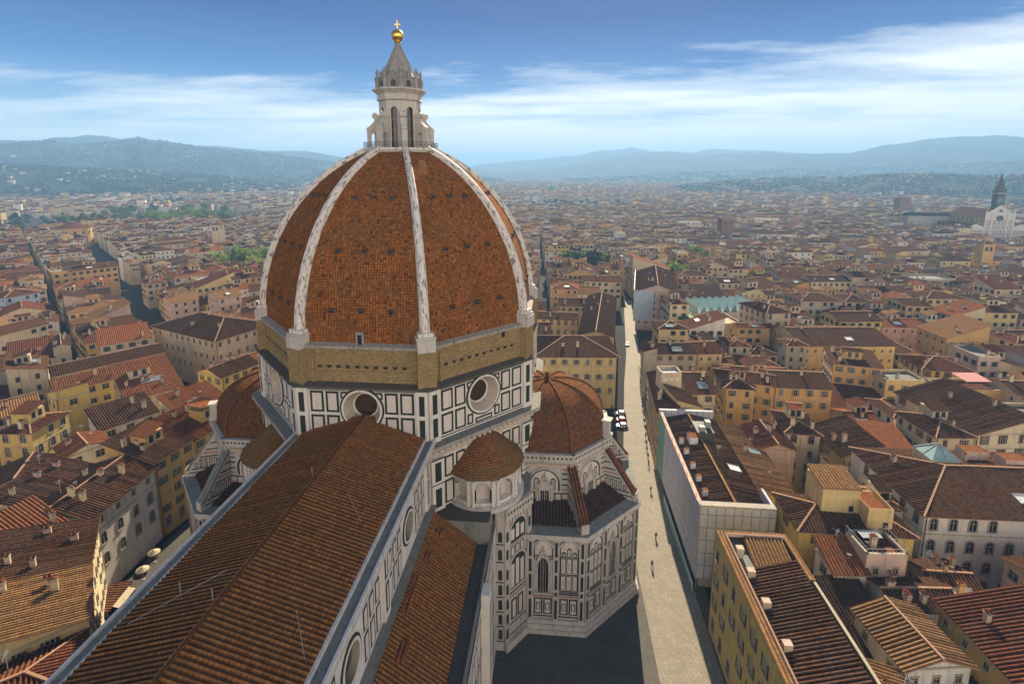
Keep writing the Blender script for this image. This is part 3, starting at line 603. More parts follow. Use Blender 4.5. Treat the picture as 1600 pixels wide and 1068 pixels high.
for k in range(8):
    F = octface(CC, 3.95, k, 101.2); arch_fill(cr, F, F.w / 2, 0.5, 0.3, 1.0, 0.02, 'stone_dark'); arch_ring(cr, F, F.w / 2, .5, .3, 1.0, .2, .12, 'stone_spire')
    a = R_(-90 + 45 * k); c2 = (CX + math.cos(a) * 3.7, CY + math.sin(a) * 3.7); cr.lathe([(0.28, 103.3), (0.2, 103.9), (0.36, 104.1), (0, 104.7)], 6, 'stone_spire', c2)
cr.build('crown', lantern, ORG)
sp = MB(); sp.lathe([(3.3, 103.3), (2.95, 104.2), (0.42, 109.5), (0.55, 109.6), (0.55, 109.9)], 8, 'stone_spire', CC, R_(-67.5), R_(-67.5) + 2 * math.pi)
for k in range(8):
    a = R_(-67.5 + 45 * k); sp.beam((CX + 3.0 * math.cos(a), CY + 3.0 * math.sin(a), 104.2), (CX + .42 * math.cos(a), CY + .42 * math.sin(a), 109.6), 0.25, 0.22, 'stone_spire')
sp.build('spire', lantern, ORG)
gb = MB(); gb.lathe([(0.55, 109.9), (0.7, 110.0), (0.45, 110.2)] + [(1.18 * math.sin(R_(a)), 111.3 - 1.18 * math.cos(R_(a))) for a in range(22, 181, 9)], 24, 'gold', CC); gb.build('golden_ball', lantern, ORG, smooth=True)
cr = MB(); cr.box(CX - .09, CX + .09, CY - .09, CY + .09, 112.4, 114.1, 'gold'); cr.box(CX - .55, CX + .55, CY - .08, CY + .08, 113.25, 113.45, 'gold')
for x, z in ((-.58, 113.35), (.58, 113.35), (0, 114.15)): cr.lathe([(0, z - .15), (.15, z), (0, z + .15)], 6, 'gold', (CX + x, CY))
cr.lathe([(0.3, 112.4), (0.2, 112.7), (.1, 112.8)], 8, 'gold', CC); cr.build('cross', lantern, ORG)
rl = MB(); P = octp(CC, 7.3)
for k in range(8):
    a, b_ = Vector((*P[k], Z_LAN + .4)), Vector((*P[(k + 1) % 8], Z_LAN + .4))
    for z in (0.55, 1.1): rl.beam(a + Vector((0, 0, z)), b_ + Vector((0, 0, z)), 0.05, 0.05, 'black_paint')
    for i in range(9): p = a.lerp(b_, i / 9); rl.beam(p, p + Vector((0, 0, 1.15)), .05, .05, 'black_paint')
rl.build('railing', lantern, ORG)
# --- nave and aisles
NW, ZE, ZR = 10.25, 42.9, 46.05
Y0N, Y1N = 14.0, 76.2
mb = MB()
tile_sheet(mb, [(CX + NW, Y0N, ZE), (CX + NW, Y1N, ZE), (CX, Y1N, ZR), (CX, Y0N, ZR)], 'nave_tile', 0.56, 0.18)
tile_sheet(mb, [(CX - NW, Y1N, ZE), (CX - NW, Y0N, ZE), (CX, Y0N, ZR), (CX, Y1N, ZR)], 'nave_tile', 0.56, 0.18)
nroof = mb.build('nave_roof', cath, ORG)
mb = MB(); mb.beam((CX, Y0N, ZR + .1), (CX, Y1N, ZR + .1), 0.42, 0.3, 'nave_tile'); mb.build('ridge', nroof, ORG)
mb = MB()                                                      # thin lightning cables and their rods on the tiles
for (p, q) in (((-24.0, 40, 44.9), (-21.5, 36.5, 43.6)), ((-39.5, 38, 44.0), (-32, 42, 46.9)), ((-26, 57, 45.3), (-23, 53.5, 44.1))): mb.beam(p, q, .045, .045, 'plain_metal')
for p in ((-31.1, 38.5, 46.8), (-31.1, 58, 46.8), (-36, 40.5, 45.2)): mb.beam(p, (p[0], p[1], p[2] + 1.3), .06, .06, 'plain_metal')
mb.build('lightning_cable', nroof, ORG)
for s_ in (1, -1):
    mir = None if s_ == 1 else CX
    XW = CX + 10.55
    mb = MB(); F = Face((XW, Y0N), (XW, Y1N), 0)                # clerestory wall; u = y - Y0N
    z0, z1 = 30.9, 41.7; occ = [22.8, 43.3, 63.9]; bays = [(Y0N, 33.1), (33.1, 53.6), (53.6, Y1N)]
    for (ya, yb), yo in zip(bays, occ):
        holed_wall(mb, F, ya - Y0N, yb - Y0N, z0, z1, yo - Y0N, 35.7, 2.55, 'marble_white')
        xs = [(1.5, 3.0), (3.4, 4.9), (5.3, 6.7)]
        for a, b_ in xs:
            for (za, zb) in ((31.5, 35.0), (35.5, 38.3), (38.7, 41.1)):
                for q in ((yo - Y0N - 10.25 + a, yo - Y0N - 10.25 + b_), (yo - Y0N + 10.25 - b_, yo - Y0N + 10.25 - a)):
                    if ya - Y0N + .2 < q[0] and q[1] < yb - Y0N - .2: panel(mb, F, q[0], q[1], za, zb, 0.22)
        for q in ((-3.1, -1.7), (-1.0, 1.0), (1.7, 3.1)): panel(mb, F, yo - Y0N + q[0], yo - Y0N + q[1], 38.9, 41.1, 0.2)
    for y in (33.1, 53.6, 74.4): slab(mb, F, y - Y0N - 1.0, y - Y0N + 1.0, z0, z1, 0.4, 'marble_white', 0.4); panel(mb, F, y - Y0N - .6, y - Y0N + .6, 32, 36, .28, d0=.4); panel(mb, F, y - Y0N - .6, y - Y0N + .6, 36.6, 40.8, .28, d0=.4)
    cw = mb.build('clerestory_wall', cath, ORG, mir)
    for yo in occ: oculus(F, yo - Y0N, 35.7, 2.55, cw, ORG, mir, depth=0.9, ri=1.75, glassm='glass_dark')
    mb = MB(); x0, x1 = CX + NW - .1, CX + 12.0
    mb.box(x0, x1, Y0N, Y1N, 41.7, 42.45, 'stone_lantern', 'stone_ledge'); mb.box(x1 - .3, x1, Y0N, Y1N, 42.45, 42.75, 'marble_white'); mb.box(x0, x0 + .4, Y0N, Y1N, 42.45, 42.85, 'marble_white')
    for i in range(60):
        y = Y0N + (i + .5) * (Y1N - Y0N) / 60; mb.box(XW, XW + 1.1, y - .22, y + .22, 41.0, 41.7, 'stone_lantern')
    mb.build('cornice', cath, ORG, mir)
    mb = MB()
    XG = -12.2                                                  # edge of the aisle tiles
    tile_sheet(mb, [(XG, Y0N, 26.0), (XG, 73.5, 26.0), (CX + 11.9, 73.5, 31.0), (CX + 11.9, Y0N, 31.0)], 'nave_tile', 0.56, 0.17)
    ar = mb.build('aisle_roof', cath, ORG, mir)
    mb = MB(); mb.box(CX + 10.5, CX + 11.9, Y0N, 76, 30.4, 31.05, 'stone_ledge'); mb.box(XG - .1, -10.2, Y0N, 79, 25.0, 25.6, 'stone_ledge', 'stone_dark'); mb.box(CX + 10.5, -10.2, 73.5, 82, 24, 29.6, 'stone_ledge', 'stone_dark')
    mb.build('aisle_gutter', cath, ORG, mir)
    for (y, x, sx, sy) in ((50, -17.6, .9, 1.1), (57.5, -18.6, .4, 3.0), (64.5, -18.3, .7, .8), (70, -17.8, .9, .6), (43, -17.5, .8, 1.3)):
        mb = MB(); z = 31 - (x - (CX + 11.9)) * 5 / (XG - CX - 11.9); mb.box(x - sx, x + sx, y - sy, y + sy, z - .3, z + .35, 'roof_orange', 'roof_orange'); mb.build('roof_hatch', ar, ORG, mir)
    mb = MB(); F = Face((-9.8, Y0N), (-9.8, 78.6), 0)
    mb.poly([F(0, 0), F(F.w, 0), F(F.w, 26.2), F(0, 26.2)], 'marble_white'); mb.box(-10.25, -9.8, Y0N, 78.6, 25, 26.3, 'marble_white', 'stone_ledge')
    y = 0.6
    while y < F.w - 3:
        for (za, zb) in ((1.5, 6), (7, 12), (13, 18), (19, 23.5)): panel(mb, F, y, y + 1.7, za, zb, 0.25)
        for za in (6.4, 12.4, 18.4, 24): mb.poly([F(y - .3, za, .02), F(y + 2.1, za, .02), F(y + 2.1, za + .3, .02), F(y - .3, za + .3, .02)], 'marble_green' if za < 20 else 'marble_red')
        y += 2.3
    for y in (10, 29, 48): slab(mb, F, y, y + 2.2, 0, 27, 1.2, 'marble_white', 1.2); panel(mb, F, y + .4, y + 1.8, 2, 25, .3, d0=1.2)
    mb.build('aisle_wall', cath, ORG, mir)
    # tall pier block between aisle and tribune
    mb = MB(); P = [(-9.8, 78.6), (-8.3, 78.6), (-4.0, 84.0), (-4.0, 92.0), (-12, 92)]
    for i in range(3):
        F = Face(P[i], P[i + 1], 0); mb.poly([F(0, 0), F(F.w, 0), F(F.w, 28.5), F(0, 28.5)], 'marble_shaded')
        if i == 1:
            slab(mb, F, 0, F.w, 26.4, 28.5, 0.7, 'marble_shaded', 0.7)
            for j in range(9): u = .5 + j * (F.w - 1) / 8; mb.poly([F(u - .2, 27.3, .72), F(u + .2, 27.3, .72), F(u + .2, 27.8, .72), F(u - .2, 27.8, .72)], 'marble_green'); slab(mb, F, u - .22, u + .22, 25.4, 26.4, .5, 'marble_carved', .5)
            for (za, zt) in ((21, 23.2), (11.5, 16.2)):
                arch_fill(mb, F, F.w / 2, 2.0, za, zt, .03, 'marble_green'); arch_ring(mb, F, F.w / 2, 2.0, za, zt, .35, .3, 'marble_shaded')
                for j in range(3): u = F.w / 2 - 1.25 + j * 1.25; slab(mb, F, u - .42, u + .42, za + .3, zt + (.8 if j == 1 else .2), .08, 'marble_pinkish', .05)
            for j in range(3): u = F.w / 2 - 1.25 + j * 1.25; panel(mb, F, u - .5, u + .5, 18.0, 20.0, .16)
            for za, m_ in ((17.2, 'marble_green'), (20.3, 'marble_red'), (20.7, 'marble_green'), (10.6, 'marble_green'), (9.9, 'marble_red'), (24.7, 'marble_red'), (4.2, 'marble_green'), (2.0, 'marble_green')): mb.poly([F(0, za, .025), F(F.w, za, .025), F(F.w, za + .3, .025), F(0, za + .3, .025)], m_)
            for u in (0, F.w - 1.1):
                slab(mb, F, u, u + 1.1, 0, 26.4, .35, 'marble_shaded', .35)
                for za in (2.4, 5.5, 8.5, 11.5, 14.5, 18.5, 22): arch_fill(mb, F, u + .55, .3, za, za + 1.7, .37, 'marble_green')
            panel(mb, F, F.w / 2 - 1.6, F.w / 2 - .1, 5, 9.2, .25); panel(mb, F, F.w / 2 + .1, F.w / 2 + 1.6, 5, 9.2, .25); slab(mb, F, 0, F.w, 0, 1.5, .8, 'stone_lantern', .8)
        else:
            y = .35
            while y < F.w - .9:
                for za in (2.4, 5.5, 8.5, 11.5, 14.5, 18.5, 22): arch_fill(mb, F, y + .5, .36, za, za + 1.7, .02, 'marble_green'); mb.poly([F(y - .2, za - .55, .02), F(y + 1.1, za - .55, .02), F(y + 1.1, za - .3, .02), F(y - .2, za - .3, .02)], 'marble_green')
                y += 1.4
    mb.poly([(*p, 28.5) for p in P], 'stone_ledge'); mb.build('pier_block', cath, ORG, mir)

    # exedra: half-round chapel under a tiled cone, against the diagonal face of the drum
    n = (s8 * 0 + math.cos(R_(45)), -math.sin(R_(45))); mid = (CX + 26.66 * n[0], CY + 26.66 * n[1]); ex0 = R_(-45)
    ec = (mid[0] - n[0] * .3, mid[1] - n[1] * .3); RE = 6.4
    mb = MB(); mb.lathe([(RE + .85, 35.2), (RE + .75, 35.45), (5.9, 36.5), (4.3, 38.0), (2.4, 39.6), (0.9, 40.6), (0, 41.0)], 40, 'exedra_tile', ec, ex0 - math.pi / 2 - .15, ex0 + math.pi / 2 + .15)
    mb.lathe([(RE + .2, 35.0), (RE + .85, 35.1), (RE + .85, 35.25)], 40, 'stone_dark', ec, ex0 - math.pi / 2 - .1, ex0 + math.pi / 2 + .1)
    exr = mb.build('exedra_roof', cath, ORG, mir)
    mb = MB(); nb = 5; zb, zt = 29.6, 35.1; seg = 12
    def cyl(a, r, z): return (ec[0] + r * math.cos(a), ec[1] + r * math.sin(a), z)
    a_tot = math.pi * 1.04; a_st = ex0 - a_tot / 2; da = a_tot / nb
    for b_i in range(nb):
        ca = a_st + (b_i + .5) * da; hwid = 1.15 / RE
        for i in range(seg):
            t0 = a_st + b_i * da + da * i / seg; t1 = t0 + da / seg
            def top(t_):
                x = (t_ - ca) / hwid; return None if abs(x) >= 1 else 32.9 + 1.15 * math.sqrt(1 - x * x)
            h0, h1 = top(t0), top(t1)
            if h0 is None and h1 is None: mb.poly([cyl(t0, RE, zb), cyl(t1, RE, zb), cyl(t1, RE, zt), cyl(t0, RE, zt)], 'marble_white')
            else:
                h0 = h0 or 32.9; h1 = h1 or 32.9
                mb.poly([cyl(t0, RE, h0), cyl(t1, RE, h1), cyl(t1, RE, zt), cyl(t0, RE, zt)], 'marble_white'); mb.poly([cyl(t0, RE, zb), cyl(t1, RE, zb), cyl(t1, RE, zb + .8), cyl(t0, RE, zb + .8)], 'marble_white')
                rr = RE - 1.3; mb.poly([cyl(t0, RE, h0), cyl(t1, RE, h1), cyl(t1, rr, h1 - .1), cyl(t0, rr, h0 - .1)], 'marble_carved')
                mb.poly([cyl(t0, rr, zb + .8), cyl(t1, rr, zb + .8), cyl(t1, rr, h1), cyl(t0, rr, h0)], 'marble_pinkish'); mb.poly([cyl(t0, RE, zb + .8), cyl(t1, RE, zb + .8), cyl(t1, rr, zb + .8), cyl(t0, rr, zb + .8)], 'marble_white')
        for sg in (-1, 1):                                      # inner reveals and raised arch
            t_ = ca + sg * hwid; mb.poly([cyl(t_, RE, zb + .8), cyl(t_, RE - 1.3, zb + .8), cyl(t_, RE - 1.3, 32.9), cyl(t_, RE, 32.9)], 'marble_white')
        ap = [(ca + hwid * math.cos(math.pi * i / 10), 32.9 + 1.15 * math.sin(math.pi * i / 10)) for i in range(11)]; bp = [(ca + hwid * 1.25 * math.cos(math.pi * i / 10), 32.9 + 1.45 * math.sin(math.pi * i / 10)) for i in range(11)]
        for i in range(10):
            mb.poly([cyl(ap[i][0], RE + .1, ap[i][1]), cyl(bp[i][0], RE + .1, bp[i][1]), cyl(bp[i + 1][0], RE + .1, bp[i + 1][1]), cyl(ap[i + 1][0], RE + .1, ap[i + 1][1])], 'stone_lantern')
    mb.lathe([(RE, 34.55), (RE + .35, 34.75), (RE + .45, 35.1), (RE, 35.12)], 40, 'marble_carved', ec, a_st, a_st + a_tot); mb.lathe([(RE + .9, 29.0), (RE + .9, 29.7), (RE, 29.95)], 40, 'stone_lantern', ec, a_st, a_st + a_tot)
    exw = mb.build('exedra_wall', cath, ORG, mir)
    for b_i in range(nb + 1):
        for off in (-.07, .07):
            a = a_st + b_i * da + off
            if a < a_st or a > a_st + a_tot: continue
            mb = MB(); q = cyl(a, RE + .12, 0); mb.lathe([(.36, 29.9), (.28, 30.3), (.25, 33.9), (.4, 34.4), (.4, 34.6)], 8, 'marble_white', (q[0], q[1])); mb.build('half_column', exw, ORG, mir)

    # tribune: tall octagonal chapel block, upper drum with buttresses, tiled half dome
    TC = (-1.5, 102.0); Ru, Rl = 13.5, 20.0; ZL, ZU = 20.5, 32.6
    mb = MB()
    tp = [(13.1 * math.cos(R_(a)) ** .85 if a < 90 else 0.0, 33.2 + 9.4 * math.sin(R_(a))) for a in range(0, 91, 6)]; tp = [(13.35, 32.9)] + tp
    for k in range(8):
        L = 0
        for i in range(len(tp) - 1):
            (ra, za), (rb, zb_) = tp[i], tp[i + 1]; A, B = octp(TC, ra)[(k - 1) % 8], octp(TC, ra)[k]; C, D = octp(TC, rb)[k], octp(TC, rb)[(k - 1) % 8]; L2 = L + math.hypot(rb - ra, zb_ - za)
            u0 = 31 * k + 7; ha, hb = ra * s8, rb * s8
            if rb > 1e-3: mb.poly([(*A, za), (*B, za), (*C, zb_), (*D, zb_)], 'tribune_tile', [(u0 - ha, L), (u0 + ha, L), (u0 + hb, L2), (u0 - hb, L2)])
            else: mb.poly([(*A, za), (*B, za), (TC[0], TC[1], zb_)], 'tribune_tile', [(u0 - ha, L), (u0 + ha, L), (u0, L2)])
            L = L2
    td = mb.build('tribune_dome', cath, ORG, mir)
    for k in range(8):
        mb = MB(); a = R_(-67.5 + 45 * k)
        for i in range(len(tp) - 1): mb.beam((TC[0] + tp[i][0] * math.cos(a), TC[1] + tp[i][0] * math.sin(a), tp[i][1] + .05), (TC[0] + tp[i + 1][0] * math.cos(a), TC[1] + tp[i + 1][0] * math.sin(a), tp[i + 1][1] + .05), .55, .3, 'tribune_tile')
        mb.build('hip_tile', td, ORG, mir)
    mb = MB(); mb.lathe([(.75, 42.4), (.6, 42.9), (.3, 43.0), (.55, 43.4), (.3, 43.9), (0, 44.0)], 10, 'roof_red', TC); mb.build('finial', td, ORG, mir)
    mb = MB(); up = []
    for k in range(8):
        F = octface(TC, Ru, k, 20.0); up.append(F); mb.poly([F(0, 0), F(F.w, 0), F(F.w, 12.7), F(0, 12.7)], 'marble_shaded'); W2 = F.w / 2
        slab(mb, F, -.4, F.w + .4, 11.3, 12.9, .75, 'marble_shaded', .75)
        for j in range(13): u = .3 + j * (F.w - .6) / 12; mb.poly([F(u - .2, 12.0, .765), F(u + .2, 12.0, .765), F(u + .2, 12.4, .765), F(u - .2, 12.4, .765)], 'marble_green')
        for j in range(18): u = .3 + j * (F.w - .6) / 17; slab(mb, F, u - .17, u + .17, 10.6, 11.3, .5, 'marble_carved', .5)
        slab(mb, F, -.2, F.w + .2, 10.0, 10.5, .15, 'marble_carved', .15)
        arch_fill(mb, F, W2, 2.9, 5.0, 6.6, .02, 'marble_green', n=14); arch_fill(mb, F, W2, 2.55, 5.0, 6.6, .06, 'marble_pinkish', n=14); arch_ring(mb, F, W2, 2.9, 5.2, 6.6, .35, .25, 'marble_shaded', n=14)
        for q in (-1.6, 1.6): arch_fill(mb, F, W2 + q, .5, 5.2, 7.2, .08, 'marble_green'); arch_fill(mb, F, W2 + q, .33, 5.3, 7.1, .10, 'marble_shaded')
        for za, m_ in ((1.0, 'marble_green'), (2.4, 'marble_green'), (3.2, 'marble_red'), (4.4, 'marble_green'), (5.2, 'marble_red'), (6.2, 'marble_green'), (7.4, 'marble_green'), (8.5, 'marble_green'), (9.4, 'marble_red')):
            for x0, x1 in ((0, W2 - 3.3), (W2 + 3.3, F.w)): mb.poly([F(x0, za, .025), F(x1, za, .025), F(x1, za + .3, .025), F(x0, za + .3, .025)], m_)
        for q in (-2.6, 2.6):
            panel(mb, F, W2 + q - .75, W2 + q + .75, 1.6, 4.6, .2); mb.poly([F(W2 + q - .35, 2.4, .1), F(W2 + q + .35, 2.4, .1), F(W2 + q + .35, 3.8, .1), F(W2 + q - .35, 3.8, .1)], 'marble_carved')
    tdr = mb.build('tribune_drum', cath, ORG, mir)
    def gothic(F, uc, v0, vsp, hw, parent, name='window'):
        g = MB(); arch_fill(g, F, uc, hw, v0, vsp, .05, 'glass_dark', True); arch_ring(g, F, uc, hw, v0, vsp, .3, .3, 'marble_shaded', True); g.beam(F(uc, v0, .1), F(uc, vsp + hw * 1.3, .1), .12, .12, 'marble_shaded')
        for q in (-.5, .5): g.beam(F(uc + q * hw, v0, .09), F(uc + q * hw, vsp + hw, .09), .07, .07, 'marble_shaded')
        z = vsp + hw * .3                                      # steep gable over the arch
        for sg in (-1, 1):
            g.beam(F(uc + sg * (hw + .55), z, .3), F(uc, z + hw * 2.6 + .6, .3), .25, .3, 'marble_shaded'); g.beam(F(uc + sg * (hw + .6), v0 - .3, .25), F(uc + sg * (hw + .6), z + 1.1, .25), .32, .32, 'marble_shaded')
        g.beam(F(uc, z + hw * 2.6 + .5, .3), F(uc, z + hw * 2.6 + 1.2, .3), .22, .22, 'marble_shaded'); slab(g, F, uc - hw - .7, uc + hw + .7, v0 - .5, v0 - .15, .35, 'marble_shaded', .35)
        return g.build(name, parent, ORG, mir)
    for k in (-1, 0, 1, 2, 3): gothic(up[k % 8], up[k % 8].w / 2, 1.2, 5.4, .8, tdr)
    mb = MB(); low = []
    for k in range(8):
        F = octface(TC, Rl, k, 0); low.append(F); mb.poly([F(0, 0), F(F.w, 0), F(F.w, ZL), F(0, ZL)], 'marble_shaded')
        for (za, zb_, d) in ((0, .9, 1.0), (.9, 1.8, .7), (1.8, 2.6, .4)): slab(mb, F, -d * .41, F.w + d * .41, za, zb_, d, 'stone_lantern', d)
        slab(mb, F, -.3, F.w + .3, ZL - .9, ZL + .05, .7, 'stone_lantern', .7)
        bw_ = (F.w - 1.0) / 3
        for x in [i * bw_ for i in range(4)]:
            slab(mb, F, x, x + 1.0, 2.6, ZL - .9, .4, 'marble_shaded', .4)
            for (za, zb_) in ((3, 7), (7.8, 8.6), (9.2, 12.2), (12.8, 15.4), (16, 19)): mb.poly([F(x + .25, za, .42), F(x + .75, za, .42), F(x + .75, zb_, .42), F(x + .25, zb_, .42)], 'marble_green')
        for j in range(3):
            u0 = 1.0 + j * bw_; u1 = u0 + bw_ - 1.0; uc = (u0 + u1) / 2; hw = (u1 - u0) / 2 - .12
            arch_fill(mb, F, uc, hw, 8.6, 19.0 - hw, .02, 'marble_green', n=14); arch_fill(mb, F, uc, hw - .22, 8.6, 19.0 - hw, .05, 'marble_pinkish', n=14); arch_ring(mb, F, uc, hw, 8.6, 19.0 - hw, .35, .35, 'marble_shaded', n=14)
            for za, m_ in ((3.0, 'marble_green'), (7.3, 'marble_red'), (7.8, 'marble_green'), (8.2, 'marble_green'), (19.0, 'marble_green'), (19.3, 'marble_red')): mb.poly([F(u0, za, .025), F(u1, za, .025), F(u1, za + .28, .025), F(u0, za + .28, .025)], m_)
            for q in (-1, 1):
                panel(mb, F, uc + q * hw * .5 - hw * .45, uc + q * hw * .5 + hw * .45, 3.6, 7.0, .2); panel(mb, F, uc + q * hw * .5 - hw * .22, uc + q * hw * .5 + hw * .22, 4.5, 6.1, .12, d0=.08)
            if j != 1:
                for q in (-.62, 0, .62):
                    for (za, zb_) in ((9.0, 12.0), (12.5, 15.6)):
                        panel(mb, F, uc + q * hw - hw * .28, uc + q * hw + hw * .28, za, zb_, .1, d0=.05); mb.poly([F(uc + q * hw - .14, za + .7, .14), F(uc + q * hw + .14, za + .7, .14), F(uc + q * hw + .14, zb_ - .7, .14), F(uc + q * hw - .14, zb_ - .7, .14)], 'marble_carved')
                    arch_fill(mb, F, uc + q * hw * .9, hw * .24, 16.0, 16.5 + (.8 if q == 0 else 0), .08, 'marble_green'); arch_fill(mb, F, uc + q * hw * .9, hw * .15, 16.1, 16.4 + (.8 if q == 0 else 0), .10, 'marble_shaded')
            else:
                for q in (-.8, .8):
                    for (za, zb_) in ((9.0, 12.0), (12.5, 15.4)): panel(mb, F, uc + q * hw - .3, uc + q * hw + .3, za, zb_, .1, d0=.05)
            for za in (8.65, 12.1, 15.7): mb.poly([F(uc - hw, za, .085), F(uc + hw, za, .085), F(uc + hw, za + .22, .085), F(uc - hw, za + .22, .085)], 'marble_green')
    tw = mb.build('tribune_wall', cath, ORG, mir)
    for k in (0, 1, 2, 3): gothic(low[k], F.w / 2, 8.4, 14.0, .95, tw)
    mb = MB()
    for k in range(8):
        a, b_, c, d = octp(TC, 13.45)[(k - 1) % 8], octp(TC, 13.45)[k], octp(TC, 18.3)[k], octp(TC, 18.3)[(k - 1) % 8]
        tile_sheet(mb, [(*d, 20.9), (*c, 20.9), (*b_, 23.2), (*a, 23.2)], 'roof_dark', 0.5, 0.1)
        e, f = octp(TC, 20.75)[k], octp(TC, 20.75)[(k - 1) % 8]; g_, h_ = octp(TC, 18.2)[k], octp(TC, 18.2)[(k - 1) % 8]
        mb.poly([(*f, ZL + .06), (*e, ZL + .06), (*g_, ZL + .2), (*h_, ZL + .2)], 'stone_ledge'); mb.poly([(*h_, ZL + .2), (*g_, ZL + .2), (*c, 20.95), (*d, 20.95)], 'stone_dark')
    mb.build('tribune_walkway', cath, ORG, mir)
    for k in range(-1, 4):
        mb = MB(); a = R_(-67.5 + 45 * k); er = Vector((math.cos(a), math.sin(a), 0)); et = Vector((-er.y, er.x, 0)); B = Vector((TC[0], TC[1], 0)); hw = .75
        pr = [(13.0, 20.6), (19.9, 20.6), (19.9, 22.3), (18.9, 22.6), (13.0, 30.6)]
        for sg in (-1, 1):
            mb.poly([B + er * r + et * hw * sg + Vector((0, 0, z)) for r, z in pr], 'marble_shaded')
            for za, m_ in ((21.3, 'marble_green'), (22.1, 'marble_green'), (24.6, 'marble_green'), (25.4, 'marble_red'), (26.2, 'marble_green'), (27.6, 'marble_green')):
                re_ = 13.0 + (30.6 - za - .9) / (8.0) * 5.9; mb.poly([B + er * r + et * (hw + .015) * sg + Vector((0, 0, z)) for r, z in ((13.2, za), (re_, za), (re_ - .2, za + .28), (13.2, za + .28))], m_)
            for j in range(5):
                r = 13.6 + j * .9; zt_ = min(24.3, 30.6 - (r + .6 - 13) * 1.36 - .5)
                if zt_ > 22.8: mb.poly([B + er * q[0] + et * (hw + .02) * sg + Vector((0, 0, q[1])) for q in ((r, 22.5), (r + .6, 22.5), (r + .6, zt_), (r, zt_))], 'marble_green'); mb.poly([B + er * q[0] + et * (hw + .035) * sg + Vector((0, 0, q[1])) for q in ((r + .15, 22.7), (r + .45, 22.7), (r + .45, zt_ - .2), (r + .15, zt_ - .2))], 'marble_shaded')
        for i in range(5):
            (r0, z0), (r1, z1) = pr[i], pr[(i + 1) % 5]; mb.poly([B + er * r0 - et * hw + Vector((0, 0, z0)), B + er * r0 + et * hw + Vector((0, 0, z0)), B + er * r1 + et * hw + Vector((0, 0, z1)), B + er * r1 - et * hw + Vector((0, 0, z1))], 'marble_shaded')
        bt = mb.build('tribune_buttress', cath, ORG, mir)
        mb = MB(); p0, p1 = B + er * 13.0 + Vector((0, 0, 30.75)), B + er * 19.3 + Vector((0, 0, 22.35))
        for q in (-.62, 0, .62): mb.beam(p0 + et * q, p1 + et * q, .5, .34 if q else .46, 'roof_red' if s_ == 1 else 'stone_ledge')
        mb.beam(p1 - et * 1.0, p1 + et * 1.0, .7, .4, 'roof_red' if s_ == 1 else 'stone_ledge'); mb.build('coping', bt, ORG, mir)
        if k == 1:
            mb = MB(); radial_box(mb, 1, 12.6, 13.9, .8, 32.9, 36.2, 'marble_shaded', c=TC); radial_box(mb, 1, 12.3, 14.2, 1.0, 36.2, 36.6, 'stone_lantern', c=TC); radial_box(mb, 1, 12.5, 14.3, .95, 32.9, 33.4, 'stone_lantern', c=TC); mb.build('pinnacle', tdr, ORG, mir)
# paved steps round the south tribune are part of the walls; the apse beyond is the third tribune
mb = MB(); AP = (CX, CY + 29.6)
mb.prism(octp(AP, 20.0), 0, 20.5, 'marble_white', 'stone_ledge'); mb.prism(octp(AP, 13.5), 20.5, 32.9, 'marble_white', 'stone_ledge')
mb.lathe([(13.35, 32.9)] + [(13.1 * math.cos(R_(a)) ** .85, 33.2 + 9.4 * math.sin(R_(a))) for a in range(0, 90, 10)] + [(0, 42.6)], 8, 'tribune_tile', AP, R_(-67.5), R_(-67.5) + 2 * math.pi)
mb.build('apse', cath, ORG)

# ------------------------------------------------------------------ ground, streets
mb = MB(); mb.poly([(-16000, -900, 0), (16000, -900, 0), (16000, 16000, 0), (-16000, 16000, 0)], 'ground_mat'); tag(mb.build('ground'), kind='structure')
STREET = [(24.5, -20), (24.2, 118), (27.5, 152), (33.0, 200), (36.8, 232), (48, 335)]
def ribbon(pts, half, z, mat, name):
    mb = MB(); L, Rr = [], []
    for i, p in enumerate(pts):
        a = Vector(pts[max(i - 1, 0)]); b_ = Vector(pts[min(i + 1, len(pts) - 1)]); d = (b_ - a).normalized(); n = Vector((d.y, -d.x)); h = half[i] if isinstance(half, list) else half
        L.append((p[0] - n.x * h, p[1] - n.y * h, z)); Rr.append((p[0] + n.x * h, p[1] + n.y * h, z))
    for i in range(len(pts) - 1): mb.poly([L[i], Rr[i], Rr[i + 1], L[i + 1]], mat)
    return tag(mb.build(name), kind='structure')
ribbon(STREET, [5.6, 5.6, 5.2, 4.4, 3.2, 2.6], 0.008, 'street_stone', 'street')
mb = MB(); mb.poly([(-90, -20, .004), (18.8, -20, .004), (18.8, 186, .004), (-90, 186, .004)], 'pavement_stone'); tag(mb.build('cathedral_square'), kind='structure')
mb = MB()                                                       # raised pavement with a kerb along the right-hand houses
for (p, q) in (((29.6, -20), (29.6, 122)), ((29.6, 122), (31.2, 152)), ((31.2, 152), (36.6, 202)), ((36.6, 202), (40.6, 232))):
    d = (Vector(q) - Vector(p)).normalized(); n = Vector((d.y, -d.x))
    mb.prism([p, (p[0] + n.x * 2.2, p[1] + n.y * 2.2), (q[0] + n.x * 2.2, q[1] + n.y * 2.2), q], 0.0, 0.14, 'pavement_stone')
tag(mb.build('pavement'), kind='structure')
mb = MB(); p, q = Vector((18.9, 60, 0)), Vector((18.9, 150, 0))
mb.box(18.7, 19.0, 40, 186, 0, .12, 'street_stone'); tag(mb.build('kerb'), kind='structure')

